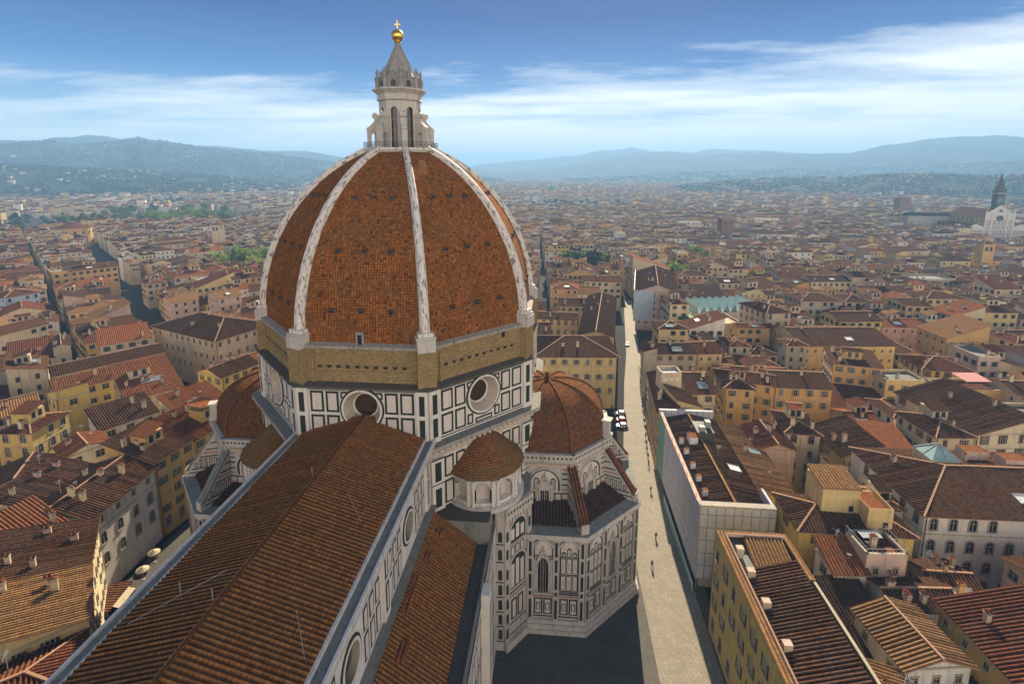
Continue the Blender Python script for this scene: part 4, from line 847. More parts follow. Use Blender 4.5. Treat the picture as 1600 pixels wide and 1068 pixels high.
# ------------------------------------------------------------------ shared window meshes
def win_meshes(wd, ht, frame, arch=False, shut=None):
    f, p, s_ = MB(), MB(), MB(); F = Face((-wd / 2, 0), (wd / 2, 0), 0); fw = 0.16
    if arch:
        arch_ring(f, F, wd / 2, wd / 2, 0, ht - wd / 2, fw + .1, .1, frame, n=8); arch_fill(p, F, wd / 2, wd / 2, 0, ht - wd / 2, .02, 'glass_dark')
    else:
        slab(f, F, -fw, 0, 0, ht, .09, frame); slab(f, F, wd, wd + fw, 0, ht, .09, frame); slab(f, F, -fw - .05, wd + fw + .05, ht, ht + fw + .08, .14, frame)
        p.poly([F(0, 0, .02), F(wd, 0, .02), F(wd, ht, .02), F(0, ht, .02)], 'glass_dark')
    slab(f, F, -fw - .1, wd + fw + .1, -.2, 0, .2, frame)
    p.poly([F(wd / 2 - .05, 0, .035), F(wd / 2 + .05, 0, .035), F(wd / 2 + .05, ht, .035), F(wd / 2 - .05, ht, .035)], 'stone_frame'); p.poly([F(0, ht * .6, .035), F(wd, ht * .6, .035), F(wd, ht * .6 + .08, .035), F(0, ht * .6 + .08, .035)], 'stone_frame')
    sw = wd / 2
    mats = shut or 'shutter_brown'
    slab(s_, F, 0, sw, 0, ht if not arch else ht - wd * .3, .07, mats)
    for i in range(5): z = ht * (i + .5) / 5; slab(s_, F, .08, sw - .08, z - .06, z + .06, .10, mats, .03)
    return mesh_only(f, 'window'), mesh_only(p, 'pane'), mesh_only(s_, 'shutter')
def win_single(wd, ht, frame, arch, shut):
    f = MB(); F = Face((-wd / 2, 0), (wd / 2, 0), 0)
    if arch: arch_ring(f, F, wd / 2, wd / 2, 0, ht - wd / 2, .2, .1, frame, n=6); arch_fill(f, F, wd / 2, wd / 2, 0, ht - wd / 2, .03, 'glass_dark', n=6)
    else:
        f.poly([F(-.16, -.1, .03), F(wd + .16, -.1, .03), F(wd + .16, ht + .16, .03), F(-.16, ht + .16, .03)], frame); f.poly([F(0, 0, .05), F(wd, 0, .05), F(wd, ht, .05), F(0, ht, .05)], 'glass_dark')
    slab(f, F, -.2, wd + .2, -.2, 0, .18, frame)
    if shut:
        slab(f, F, -wd * .52, -.02, 0, ht, .1, shut); slab(f, F, wd + .02, wd * 1.52, 0, ht, .1, shut)
    return mesh_only(f, 'window')
WK = {}
def wkind(key):
    if key not in WK:
        wd, ht, frame, arch, shut = key; WK[key] = (win_meshes(wd, ht, frame, arch, shut), win_single(wd, ht, frame, arch, shut))
    return WK[key]
STY = {'plain': (1.05, 1.7, 'stone_frame', False, None), 'brown': (1.05, 1.75, 'stone_frame', False, 'shutter_brown'), 'green': (1.05, 1.75, 'stone_frame', False, 'shutter_green'),
       'grey': (1.1, 1.9, 'stone_frame', False, 'shutter_grey'), 'arch': (1.3, 2.4, 'stone_cornice', True, None), 'small': (.8, 1.1, 'stone_frame', False, None), 'tall': (1.2, 2.3, 'stone_frame', False, 'shutter_brown'), 'wide': (1.7, 1.6, 'stone_frame', False, None)}
def add_window(parent, F, u, v, style, near):
    key = STY[style]; (fm, pm, sm), one = wkind(key); q = F(u, v); rz = math.atan2(F.u.y, F.u.x)
    if not near: return inst(one, 'window', parent, q, rz)
    o = inst(fm, 'window', parent, q, rz); inst(pm, 'pane', o, (0, 0, 0))
    if key[4]:
        wd = key[0]; st = rnd.random()
        if st < .62:
            inst(sm, 'shutter', o, (-wd / 2 - .02, -.0, 0)); inst(sm, 'shutter', o, (wd + .02, -.0, 0))
        elif st < .85:
            inst(sm, 'shutter', o, (.0, -.02, 0)); inst(sm, 'shutter', o, (wd / 2, -.02, 0))
        else: inst(sm, 'shutter', o, (-wd / 2 - .02, 0, 0)); inst(sm, 'shutter', o, (wd / 2, -.02, 0))
    return o
def chimney_mesh(v):
    m = MB(); h = (1.3, 1.8, 1.0)[v]; a = (.35, .3, .55)[v]; b_ = (.35, .5, .35)[v]
    m.box(-a, a, -b_, b_, -1.0, h, ('wall_beige', 'wall_cream', 'wall_pink')[v]); m.box(-a - .1, a + .1, -b_ - .1, b_ + .1, h, h + .12, 'stone_cornice')
    for x in (-a * .8, a * .8): m.box(x - .07, x + .07, -b_, b_, h + .12, h + .42, 'wall_beige')
    m.poly([(-a - .15, -b_ - .15, h + .42), (a + .15, -b_ - .15, h + .42), (a + .15, 0, h + .68), (-a - .15, 0, h + .68)], 'roof_red_flat'); m.poly([(a + .15, b_ + .15, h + .42), (-a - .15, b_ + .15, h + .42), (-a - .15, 0, h + .68), (a + .15, 0, h + .68)], 'roof_red_flat')
    return mesh_only(m, 'chimney')
CHIM = [chimney_mesh(i) for i in range(3)]
def antenna_mesh():
    m = MB(); m.beam((0, 0, -.5), (0, 0, 3.2), .06, .06, 'plain_metal')
    for z, L in ((3.1, .5), (2.8, .7), (2.5, .9)): m.beam((-L, 0, z), (L, 0, z), .035, .035, 'plain_metal')
    m.beam((0, -.9, 2.8), (0, .9, 2.8), .035, .035, 'plain_metal'); return mesh_only(m, 'antenna')
ANT = antenna_mesh()
def dish_mesh():
    m = MB(); m.lathe([(0, 0), (.25, .04), (.42, .14)], 12, 'white_paint'); m.beam((0, 0, 0), (0, 0, .35), .04, .04, 'plain_metal'); m.beam((0, 0, -.6), (0, 0, 0), .07, .07, 'plain_metal'); return mesh_only(m, 'satellite_dish')
DISH = dish_mesh()

# ------------------------------------------------------------------ house builder
OCC = []                                                        # taken footprints
def roof_faces(w_, d_, z, kind, ov, pitch):
    x, y = w_ / 2 + ov, d_ / 2 + ov; zo = z - ov * pitch
    if kind == 'x': r = z + d_ / 2 * pitch; return [[(-x, -y, zo), (x, -y, zo), (x, 0, r), (-x, 0, r)], [(x, y, zo), (-x, y, zo), (-x, 0, r), (x, 0, r)]], r, [((-x, 0, r), (x, 0, r))]
    if kind == 'y': r = z + w_ / 2 * pitch; return [[(x, -y, zo), (x, y, zo), (0, y, r), (0, -y, r)], [(-x, y, zo), (-x, -y, zo), (0, -y, r), (0, y, r)]], r, [((0, -y, r), (0, y, r))]
    if kind == 'hip':
        if w_ >= d_:
            r = z + d_ / 2 * pitch; a = x - y; A, B = (-a, 0, r), (a, 0, r)
            return [[(-x, -y, zo), (x, -y, zo), B, A], [(x, y, zo), (-x, y, zo), A, B], [(x, -y, zo), (x, y, zo), B], [(-x, y, zo), (-x, -y, zo), A]], r, [(A, B), ((-x, -y, zo), A), ((x, -y, zo), B), ((x, y, zo), B), ((-x, y, zo), A)]
        r = z + w_ / 2 * pitch; a = y - x; A, B = (0, -a, r), (0, a, r)
        return [[(x, -y, zo), (x, y, zo), B, A], [(-x, y, zo), (-x, -y, zo), A, B], [(-x, -y, zo), (x, -y, zo), A], [(x, y, zo), (-x, y, zo), B]], r, [(A, B), ((-x, -y, zo), A), ((x, -y, zo), A), ((x, y, zo), B), ((-x, y, zo), B)]
    if kind == 'shedF': r = z + d_ * pitch; return [[(-x, -y, zo), (x, -y, zo), (x, y, r + ov * pitch), (-x, y, r + ov * pitch)]], r, []
    if kind == 'shedB': r = z + d_ * pitch; return [[(x, y, zo), (-x, y, zo), (-x, -y, r + ov * pitch), (x, -y, r + ov * pitch)]], r, []
    if kind == 'shedL': r = z + w_ * pitch; return [[(-x, y, zo), (-x, -y, zo), (x, -y, r + ov * pitch), (x, y, r + ov * pitch)]], r, []
    if kind == 'shedR': r = z + w_ * pitch; return [[(x, -y, zo), (x, y, zo), (-x, y, r + ov * pitch), (-x, -y, r + ov * pitch)]], r, []
    return [], z, []
def roof_h(w_, d_, z, kind, pitch, x, y):
    if kind == 'x': return z + (d_ / 2 - abs(y)) * pitch
    if kind == 'y': return z + (w_ / 2 - abs(x)) * pitch
    if kind == 'hip': return z + min(d_ / 2 - abs(y), w_ / 2 - abs(x)) * pitch
    return {'shedF': z + (y + d_ / 2) * pitch, 'shedB': z + (d_ / 2 - y) * pitch, 'shedL': z + (x + w_ / 2) * pitch, 'shedR': z + (w_ / 2 - x) * pitch}.get(kind, z)
def make_roof(parent, w_, d_, z, kind, rmat, near, pitch=.33, ov=.6, pos=(0, 0), name='roof', origin=None, capm='ridge_cap'):
    faces, top, ridges = roof_faces(w_, d_, z, kind, ov, pitch); mb = MB(); T = lambda p: (p[0] + pos[0], p[1] + pos[1], p[2])
    for f in faces:
        f = [T(p) for p in f]; tile_sheet(mb, f, rmat if near else rmat + '_flat', 0.6, 0.17, flat=not near)
        lo = [(p[0], p[1], p[2] - .2) for p in f]; mb.poly(lo[::-1], 'shutter_brown')
        for i in range(len(f)):
            if i == 0 or kind in ('x', 'y') or kind.startswith('shed'): mb.poly([lo[i], lo[(i + 1) % len(f)], f[(i + 1) % len(f)], f[i]], 'ridge_cap')
    for a, b_ in ridges: mb.beam(Vector(T(a)) + Vector((0, 0, .08)), Vector(T(b_)) + Vector((0, 0, .08)), .34, .26, capm)
    return mb.build(name, parent, origin), top
def house(label, cat, a, w_, d_, ang, z, kind='hip', wall='cream', roof='roof_brown', group=None, near=True, win='brown', wins='FLRB', fl=None, pitch=.33, ov=.6, chim=2, name='house', center=False, gap=3.2, band=True, room=False, sky=0, ant=0, base_z=0.0, seed=None, cols=None, maxfl=9, floor_h=3.6, top_off=2.4, win_low=None, parapet_rail=False):
    r_ = random.Random(seed if seed is not None else int(abs(a[0] * 31 + a[1] * 17)))
    t_ = R_(ang); ca, sa = math.cos(t_), math.sin(t_)
    c = a if center else (a[0] + ca * w_ / 2 - sa * d_ / 2, a[1] + sa * w_ / 2 + ca * d_ / 2)
    OCC.append((c[0], c[1], w_, d_, t_, z))
    o = empty(name, (c[0], c[1], 0), t_); tag(o, label, cat, group)
    wm = 'wall_' + wall; mb = MB(); x, y = w_ / 2, d_ / 2
    C = [(-x, -y), (x, -y), (x, y), (-x, y)]; FF = {'F': Face(C[0], C[1], 0), 'R': Face(C[1], C[2], 0), 'B': Face(C[2], C[3], 0), 'L': Face(C[3], C[0], 0)}
    for k, F in FF.items():
        p0, p1 = (-F.w / 2, F.w / 2)
        pts = [F(0, 0), F(F.w, 0)]
        if kind == 'flat': h = z + .9; pts += [F(F.w, h), F(0, h)]
        else:
            n = 4
            for i in range(n + 1):
                u = F.w * (1 - i / n); q = F(u, 0); pts.append((q[0], q[1], roof_h(w_, d_, z, kind, pitch, q[0], q[1]) - .12))
        mb.poly(pts, wm)
        if band and near and kind != 'flat':
            slab(mb, F, 0, F.w, z - .45, z - .15, .12, 'stone_frame', .12)
            if d_ > 7: slab(mb, F, 0, F.w, z - 4.3, z - 4.1, .07, 'stone_frame', .07)
    if kind == 'flat':
        mb.poly([(-x, -y, z), (x, -y, z), (x, y, z), (-x, y, z)], roof if roof in MATS else 'stone_ledge')
        for k, F in FF.items(): slab(mb, F, -.1, F.w + .1, z + .9, z + 1.02, .1, 'stone_frame', .45)
    mb.build('wall', o); top = z
    if kind != 'flat': ro, top = make_roof(o, w_, d_, z, kind, roof, near, pitch, ov)
    else: ro = None
    # windows on the sides that can be seen
    for k in wins:
        F = FF[k]; n = Vector((F.n.x * ca - F.n.y * sa, F.n.x * sa + F.n.y * ca)); mid = Vector((c[0], c[1])) + n * (d_ if k in 'FB' else w_) / 2
        if n.dot(-mid) <= 0: continue
        nc = cols if (cols and k == 'F') else max(1, int(F.w / gap)); nf = min(maxfl, int((z - 1.5) // floor_h)) or 1
        for f in range(nf):
            v = z - top_off - .4 - f * floor_h - (0 if f == 0 else .3)
            if v < 1.0: break
            st = win if f == 0 or not win_low else win_low
            if f == nf - 1 and v < 2.2: st = 'arch'
            for i in range(nc):
                if not cols and r_.random() < (.08 if near else .14): continue
                add_window(o, F, F.w * (i + .5) / nc, v, st, near)
    if near and r_.random() < .7 and kind != 'flat':
        m = MB(); m.beam((-x + .35, -y - .12, 0), (-x + .35, -y - .12, z - .2), .13, .13, 'shutter_brown'); m.build('drainpipe', o)
    if near and chim and kind != 'flat': chim += r_.choice((0, 1, 2))
    for i in range(chim):
        px, py = (r_.random() - .5) * w_ * .8, (r_.random() - .5) * d_ * .8; inst(CHIM[r_.randrange(3)], 'chimney', o, (px, py, roof_h(w_, d_, z, kind, pitch, px, py)), r_.choice((0, math.pi / 2)))
    if near and not ant and r_.random() < .45: ant = 1
    for i in range(ant):
        px, py = (r_.random() - .5) * w_ * .6, (r_.random() - .5) * d_ * .6; inst(ANT, 'antenna', o, (px, py, roof_h(w_, d_, z, kind, pitch, px, py)), r_.random() * 3)
        px, py = (r_.random() - .5) * w_ * .6, (r_.random() - .5) * d_ * .6
        d1 = inst(DISH, 'satellite_dish', o, (px, py, roof_h(w_, d_, z, kind, pitch, px, py) + .6), 0); d1.rotation_euler = (R_(60), 0, R_(150))
    for i in range(sky):                                        # skylights lie on the front or side slope
        faces, _, _ = roof_faces(w_, d_, z, kind, 0, pitch)
        if not faces: break
        f = [Vector(p) for p in faces[i % len(faces)]]; U = (f[1] - f[0]).normalized(); V = (f[-1] - f[0]); V = (V - U * V.dot(U)).normalized(); n = U.cross(V)
        L = (f[1] - f[0]).length; hh = (f[-1] - f[0]).dot(V); p = f[0] + U * L * (.35 + .3 * r_.random()) + V * hh * .35 + n * .2; m = MB(); sw, sh = 1.0 + r_.random(), .8 + .5 * r_.random()
        q = [p + U * aa * sw + V * bb * sh for aa, bb in ((-1, -1), (1, -1), (1, 1), (-1, 1))]; m.poly(q, r_.choice(('glass_blue', 'glass_roof', 'white_paint')))
        for j in range(4): m.beam(q[j], q[(j + 1) % 4], .12, .25, 'plain_metal')
        m.build('skylight', o)
    if room:                                                    # room standing up through the roof
        rw, rd = min(w_ * .42, 5.5), min(d_ * .5, 4.5); px, py = (r_.random() - .5) * w_ * .3, (r_.random() - .3) * d_ * .3; zt = roof_h(w_, d_, z, kind, pitch, px, py) + 2.5
        m = MB(); m.box(px - rw / 2, px + rw / 2, py - rd / 2, py + rd / 2, z - .5, zt, wm); ra = m.build('rooftop_room', o)
        make_roof(ra, rw, rd, zt + .02, r_.choice(('shedF', 'shedL', 'shedR', 'x')), r_.choice(ROOFS), near, .25, .35, (px, py))
        F = Face((px - rw / 2, py - rd / 2), (px + rw / 2, py - rd / 2), 0)
        for u in (.3, .7): inst(wkind(STY['plain'])[1], 'window', ra, F(rw * u, zt - 2.1), 0)
    if parapet_rail:
        for k in 'FLR':
            F = FF[k]; m = MB()
            for i in range(int(F.w / .8) + 1): u = min(F.w, i * .8); m.beam(F(u, z + 1.0), F(u, z + 1.9), .05, .05, 'plain_metal')
            m.beam(F(0, z + 1.9), F(F.w, z + 1.9), .06, .06, 'plain_metal'); m.build('railing', o)
    return o
HG = 'houses of the old town'
def hs(label, a, w_, d_, ang, z, **k): return house(label, k.pop('cat', 'house'), a, w_, d_, ang, z, group=HG, **k)

# ---- right of the street, nearest first
o = house('yellow palace with a tiled parapet walk round its roof, nearest right of the street', 'palace', (30.3, 41), 12.2, 45.2, .6, 20, kind='flat', wall='yellow', roof='stone_ledge', win='tall', wins='L', group=None, name='palace', chim=0, gap=4.0, floor_h=4.6, top_off=3.4)
for kk, args in (('roof', (8.2, 37, 20.3, 'y')),):
    make_roof(o, 8.4, 36, 20.5, 'shedL', 'roof_brown', True, .30, .3, (-.6, -4.4)); make_roof(o, 4.2, 36, 19.4, 'shedR', 'roof_dark', True, .3, .3, (4.6, -4.4))
    make_roof(o, 6.2, 6.6, 19.9, 'shedF', 'roof_ochre', True, .22, .2, (1.4, 17.5))
m = MB()
for (x0, x1, y0, y1) in ((-6.2, -4.9, -22.6, 22.6), (-4.9, 6.2, 21.2, 22.6), (5.2, 6.2, 12, 21.2)): m.box(x0, x1, y0, y1, 20.9, 21.15, 'roof_ochre')
m.box(-5.0, -4.75, -22.6, 21.3, 21.15, 21.75, 'wall_pink', 'ridge_cap'); m.box(-4.9, 5.2, 21.05, 21.3, 21.15, 21.75, 'wall_pink', 'ridge_cap')
m.build('parapet_walk', o)
for y in (17.5, 12.5, 6.5, -.5, -9, -17): m = MB(); m.box(-4.3, -3.1, y - .5, y + .5, 20.4, 22.0, 'wall_cream', 'wall_pink'); m.build('dormer', o)
m = MB(); m.box(-.6, 4.2, 14.0, 14.2, 19.0, 21.0, 'wall_cream'); m.build('light_well_wall', o)

o = house('building wrapped in white scaffold sheeting along the street, green netting at its far corner', 'building', (30.6, 96.6), 13.6, 40.4, 0, 17.2, kind='y', wall='beige', roof='roof_brown', wins='', win='brown', name='scaffolded_building', pitch=.22, chim=0, ant=1, sky=1)
m = MB(); x, y = 6.8, 20.2
for (p, q, mt) in (((-x - 1.0, y), (-x - 1.0, -y - 1.0), 'sheeting'), ((-x - 1.0, -y - 1.0), (x + .3, -y - 1.0), 'sheeting')):
    F = Face(p, q, 0); n = 16; rows = 8
    for i in range(n):
        for j in range(rows):
            za, zb_ = 2.6 + 16.4 * j / rows, 2.6 + 16.4 * (j + 1) / rows; u0, u1 = F.w * i / n, F.w * (i + 1) / n; bul = .12 * math.sin(i * 1.7 + j * 2.3)
            mt2 = 'net_green' if (p[1] > 0 and i < 3) else mt
            mb_ = [(u0, za), (u1, za), (u1, zb_), (u0, zb_)]; cc = F((u0 + u1) / 2, (za + zb_) / 2, bul)
            for a_, b_ in zip(mb_, mb_[1:] + mb_[:1]): m.poly([F(*a_), F(*b_), cc], mt2, [a_, b_, ((u0 + u1) / 2, (za + zb_) / 2)])
m.box(-x - 1.05, x + .3, -y - 1.05, -y + .4, 19.0, 19.5, 'wall_grey'); m.box(-x - 1.05, -x - .2, -y, y, 19.0, 19.25, 'wall_pink'); m.box(-x - 1.05, x, y - .3, y + .5, 17, 19.6, 'sheeting'); m.box(x - .2, x + .3, -y, -y + 6, 17, 19.3, 'sheeting')
m.build('scaffold_sheeting', o)
for i in range(12):
    m = MB(); yy = -y - 1 + i * 3.7; m.beam((-x - .8, yy, 0), (-x - .8, yy, 19.8), .1, .1, 'plain_metal'); m.build('scaffold_pole', o)
for yy in (-15, -10, -5, 1, 6): m = MB(); m.box(-5.6, -4.5, yy - .5, yy + .5, 17.4, 19.0, 'white_paint', 'roof_orange'); m.build('dormer', o)
m = MB(); m.box(-1, 3.2, 6.5, 12.5, 17.5, 20.4, 'stone_dark', 'black_paint'); m.box(-.4, 1.0, 7, 8.2, 20.4, 21.6, 'plain_metal'); m.box(1.6, 2.9, 9, 10.6, 20.4, 22.0, 'plain_metal'); m.box(-3.4, -1.4, 4.4, 7.2, 18.2, 20.0, 'white_paint', 'roof_orange'); m.build('roof_plant', o)
m = MB(); m.beam((-.2, -20, 19.1), (-.2, 20, 19.1), .6, .35, 'roof_ochre'); m.build('ridge', o)
hs('low tiled wing with a sunlit ochre roof and glass panel behind the white scaffolding', (44.9, 104.5), 7.6, 30, -.5, 16, kind='shedR', wall='yellow', roof='roof_ochre', win='wide', sky=1, chim=1, pitch=.18)
hs('narrow corner house with a steep brown roof at the far end of the scaffolding', (29.8, 138.8), 5.2, 29, -4, 18, kind='shedL', wall='ochre', win='grey', chim=1)
hs('pale house with a wedge shaped roof and pale yellow gable beyond the scaffolding', (35.3, 139.6), 6.6, 10.5, 9, 19.2, kind='shedR', wall='pale yellow', win='small', chim=0, roof='roof_brown')
o = hs('square rooftop loggia tower with three round holes and a flat pale top', (32.9, 151.5), 6.2, 5.4, 7, 23.5, kind='flat', wall='cream', roof='white_paint', wins='', chim=0, cat='tower', name='tower')
for i in range(3):
    m = MB(); F = Face((-3.1, -2.7), (3.1, -2.7), 0); n = 14; m.poly([F(1.3 + i * 1.8 + .5 * math.cos(6.283 * j / n), 22.3 + .5 * math.sin(6.283 * j / n), .05) for j in range(n)], 'white_paint'); m.build('round_window', o)
hs('cream house with brown shutters in a gap behind the scaffolding', (41.6, 152), 8.0, 18, 5, 18, kind='x', wall='cream', win='brown', sky=1)
hs('tall yellow grey house standing corner on with a white roof terrace', (52.5, 153.1), 8.6, 14.7, -4.7, 20, kind='hip', wall='ochre', win='brown', room=True)
hs('orange house with green shutters, left half of the orange pair behind the alley', (60.9, 157.1), 7.2, 9, -18, 20.3, kind='x', wall='orange', win='green')
hs('long bright orange house with grey blue windows under a two part brown roof', (67.8, 154.9), 16.8, 14, -1.2, 20, kind='x', wall='orange', win='grey', gap=3.6)
hs('plain plaster gable house with blind wall facing the scaffolding', (51.8, 123.3), 8.5, 11.8, -.9, 17, kind='y', wall='pink', win='small', wins='R', roof='roof_red', ant=1)
hs('cream house with arched shutters and a brown hipped roof beside the blind gable', (60.6, 129.6), 8.3, 12.1, -6.9, 18.4, kind='hip', wall='cream', win='arch', room=True, win_low='brown')
o = hs('yellow house with a square rooftop tower and hipped brown roof', (45.9, 89.4), 20.2, 10.5, -.2, 20, kind='hip', wall='yellow', win='brown', chim=1, gap=6)
m = MB(); m.box(-4.6, 2.2, -1.5, 5, 19, 26.2, 'wall_pale yellow'); m.box(2.2, 6.6, -4.4, 2.5, 19, 23.6, 'wall_pale yellow'); m.box(2.5, 6.3, -4.1, 2.2, 23.6, 23.62, 'roof_orange')
for q in ((2.2, 2.4, -4.4, 2.5), (6.4, 6.6, -4.4, 2.5), (2.4, 6.4, -4.4, -4.2)): m.box(*q, 23.6, 24.4, 'wall_pale yellow', 'ridge_cap')
rt = m.build('rooftop_tower', o); make_roof(rt, 6.8, 6.5, 26.25, 'shedF', 'roof_ochre', True, .12, .2, (-1.2, 1.75)); F = Face((2.2, -4.4), (6.6, -4.4), 0); inst(wkind(STY['small'])[1], 'window', rt, F(3.2, 20.6), 0)
F = Face((-4.6, -1.5), (2.2, -1.5), 0); inst(wkind(STY['small'])[1], 'window', rt, F(5.4, 21.6), 0)
o = hs('big white palace with rows of arched windows and a glass pyramid on its roof', (72.2, 95.8), 40, 24, 1.2, 20, kind='hip', wall='white', roof='roof_brown', win='arch', win_low='arch', gap=3.6, cat='palace', name='palace', chim=3, sky=2, maxfl=4, floor_h=4.4, top_off=2.8, pitch=.28)
m = MB(); zb = 22.2; P = [(-9.5, 1.5), (-3.5, 1.5), (-3.5, 7.5), (-9.5, 7.5)]
m.prism(P, 20, zb + 1.2, 'wall_cream')
for i in range(4): a_, b_ = P[i], P[(i + 1) % 4]; m.poly([(*a_, zb + 1.2), (*b_, zb + 1.2), (-6.5, 4.5, zb + 3.8)], 'glass_roof'); m.beam((*a_, zb + 1.25), (-6.5, 4.5, zb + 3.85), .18, .18, 'plain_metal'); m.beam((*[(a_[k] + b_[k]) / 2 for k in (0, 1)], zb + 1.25), (-6.5, 4.5, zb + 3.85), .12, .12, 'plain_metal')
m.build('glass_pyramid', o)
for (px, py) in ((2, 6), (8, 3)): m = MB(); m.box(px - 2.5, px + 2.5, py - 1.5, py + 1.5, 21, 24.2, 'wall_pink', 'roof_orange'); m.build('rooftop_room', o)
hs('long low house with a tiled roof and yellow side wall beside the white arcaded palace', (70.4, 121), 9, 15, 3, 17, kind='shedL', wall='yellow', win='small', roof='roof_brown', chim=2)
hs('low building with a plain bright orange tiled roof', (82.5, 124.2), 8.5, 17, -8, 14.5, kind='shedF', wall='ochre', roof='roof_orange', win='small', chim=0, pitch=.12)
hs('orange yellow house with green shutters and a cluttered roof terrace', (96.2, 176.5), 14.5, 12, -12, 20, kind='shedF', wall='orange', win='green', gap=3, room=True, ant=1, pitch=.15)
hs('low hall with a wide dark red roof and a white front wall', (88.4, 158.2), 23.9, 17, 0, 9, kind='shedF', wall='white', roof='roof_red', win='wide', chim=0, pitch=.22)
hs('long grey cream building with tall windows and a brown roof rising to the right', (106.5, 129.2), 15, 25, 9, 20, kind='shedL', wall='cream', win='tall', gap=5, chim=2, pitch=.25)
hs('pale yellow house with a planted roof terrace and blue awning', (108.6, 168.2), 12.5, 9, 2, 17, kind='flat', wall='pale yellow', win='green', roof='stone_ledge', chim=1, parapet_rail=True)
hs('yellow house under a dark red hipped roof behind the roof terraces', (126.8, 179), 16, 14, -5, 18, kind='hip', wall='yellow', win='tall', roof='roof_red')
o = hs('low house with a pink awning over its railed roof terrace', (123.8, 162.6), 17.5, 9, 5, 16.5, kind='flat', wall='ochre', roof='roof_red', win='plain', chim=0, parapet_rail=True)
m = MB(); m.poly([(-2, -3, 19.6), (6, -3, 19.6), (6, 3, 20.2), (-2, 3, 20.2)], 'awning_pink'); m.poly([(-2, -3, 19.58), (-2, 3, 20.18), (6, 3, 20.18), (6, -3, 19.58)], 'awning_pink')
for q in ((-2, -3), (6, -3), (6, 3), (-2, 3)): m.beam((*q, 17.4), (*q, 19.7), .1, .1, 'plain_metal')
m.build('awning', o)
hs('small pale house with a pink tiled roof and one wide dark window', (47.7, 80.4), 5.4, 5.6, 3.5, 19, kind='shedF', wall='white', roof='roof_orange', win='wide', chim=0, cols=1, maxfl=1)
hs('low house with a black shaded roof in the courtyard behind the yellow palace', (45.4, 73.6), 7.0, 6.2, 10, 15.8, kind='shedF', wall='cream', roof='roof_dark', wins='', chim=0)
o = hs('pink walled terrace house with metal railings and an air conditioning box', (53.2, 81.4), 6.8, 5.8, 4, 21, kind='flat', wall='pink', roof='roof_orange', win='small', parapet_rail=True, chim=1, ant=1)
m = MB(); m.box(-2, 1.5, .4, 2.2, 21, 22.4, 'black_paint', 'plain_metal'); m.build('air_unit', o)
hs('brown roofed house with broken shadow across its slope below the railed terrace', (54.4, 75), 10.2, 6.2, 3.5, 17.6, kind='x', wall='white', roof='roof_brown', win='small', chim=2)
hs('white gabled house with a striped roof in the lower right courtyard', (48.6, 63.9), 9.6, 9.4, 8, 18.6, kind='y', wall='white', roof='roof_ochre', win='small', wins='FL', chim=0)
hs('ochre house with two chimney drums on its striped roof at the lower right edge', (62.0, 58), 14, 17.8, 3, 19, kind='shedL', wall='ochre', roof='roof_red', win='small', chim=2, pitch=.22)
hs('stone house with rows of wide windows at the right edge below the arcaded palace', (82.2, 74), 12, 14, 6, 17.6, kind='x', wall='pink', roof='roof_brown', win='wide', chim=1, gap=3)
hs('low brown shed roof between the courtyard walls and a rusty chimney', (59.2, 66), 2.6, 12, 6, 13, kind='shedR', wall='beige', roof='roof_dark', wins='', chim=0)
hs('small house with a sunlit ochre roof and roof antennas by the bottom edge', (43.4, 55), 5.2, 9, 2, 17.4, kind='shedR', wall='beige', roof='roof_ochre', wins='', chim=1, ant=2)
hs('low house with a dark roof tucked between the gabled house and the yellow palace', (43.3, 66), 4.9, 6.5, 2, 13.5, kind='shedF', wall='cream', roof='roof_dark', wins='', chim=0)
hs('grey corner house with green shutters where the street narrows', (33.2, 186), 5.0, 10, -5, 18.8, kind='shedL', wall='grey', win='green', floor_h=4.2)
hs('long row house with a shaded roof and shuttered windows along the narrowing street', (37.4, 186.2), 15.8, 12, 6, 18, kind='x', wall='grey', win='brown', roof='roof_dark', sky=1)
hs('yellow cream house with a row of small dark windows under the eaves', (53.4, 187.6), 9.6, 13, 10, 18, kind='x', wall='pale yellow', win='small', roof='roof_red')
o = hs('pink building with pale lilac sheeting on its front and a long steep roof', (43.5, 272), 22, 56, -9, 21.5, kind='y', wall='pink', win='plain', wins='F', chim=2, pitch=.38, cat='building', name='building')
m = MB(); m.box(-12.3, -2, -28.4, -28.05, 5, 22, 'wall_blue'); m.box(-12.4, -12.05, -28, 28, 18, 22.4, 'white_paint'); m.build('sheeting', o)
o = house('market hall with a saw tooth roof of green glass', 'market hall', (69.5, 258), 38, 22, 12, 12.5, kind='flat', wall='white', roof='stone_ledge', wins='', chim=0, name='market_hall')
for i in range(9):
    m = MB(); x0 = -19 + i * 4.2; m.poly([(x0, -10, 13.2), (x0 + 2.8, -10, 17.0), (x0 + 2.8, 10, 17.0), (x0, 10, 13.2)], 'glass_roof'); m.poly([(x0 + 2.8, -10, 17.0), (x0 + 4.2, -10, 13.2), (x0 + 4.2, 10, 13.2), (x0 + 2.8, 10, 17.0)], 'white_paint'); m.poly([(x0, -10, 13.2), (x0 + 4.2, -10, 13.2), (x0 + 2.8, -10, 17)], 'glass_blue'); m.build('roof_light', o)
o = hs('flat roofed beige block with a wall of green panels on its left', (70, 236.5), 18.5, 18, 11, 13.6, kind='flat', wall='beige', roof='wall_beige', win='small', chim=0)
m = MB(); m.box(-16, -9.4, -4, 10, 0, 14.5, 'green_panel'); m.build('green_wall', o)
o = house('yellow palace behind the tribune dome with pedimented windows in three rows', 'palace', (-6.5, 174.6), 28.8, 22, 4.5, 20.2, kind='hip', wall='pale yellow', roof='roof_brown', win='grey', name='palace', cols=7, floor_h=5.2, top_off=3.2, ov=1.1, chim=2)
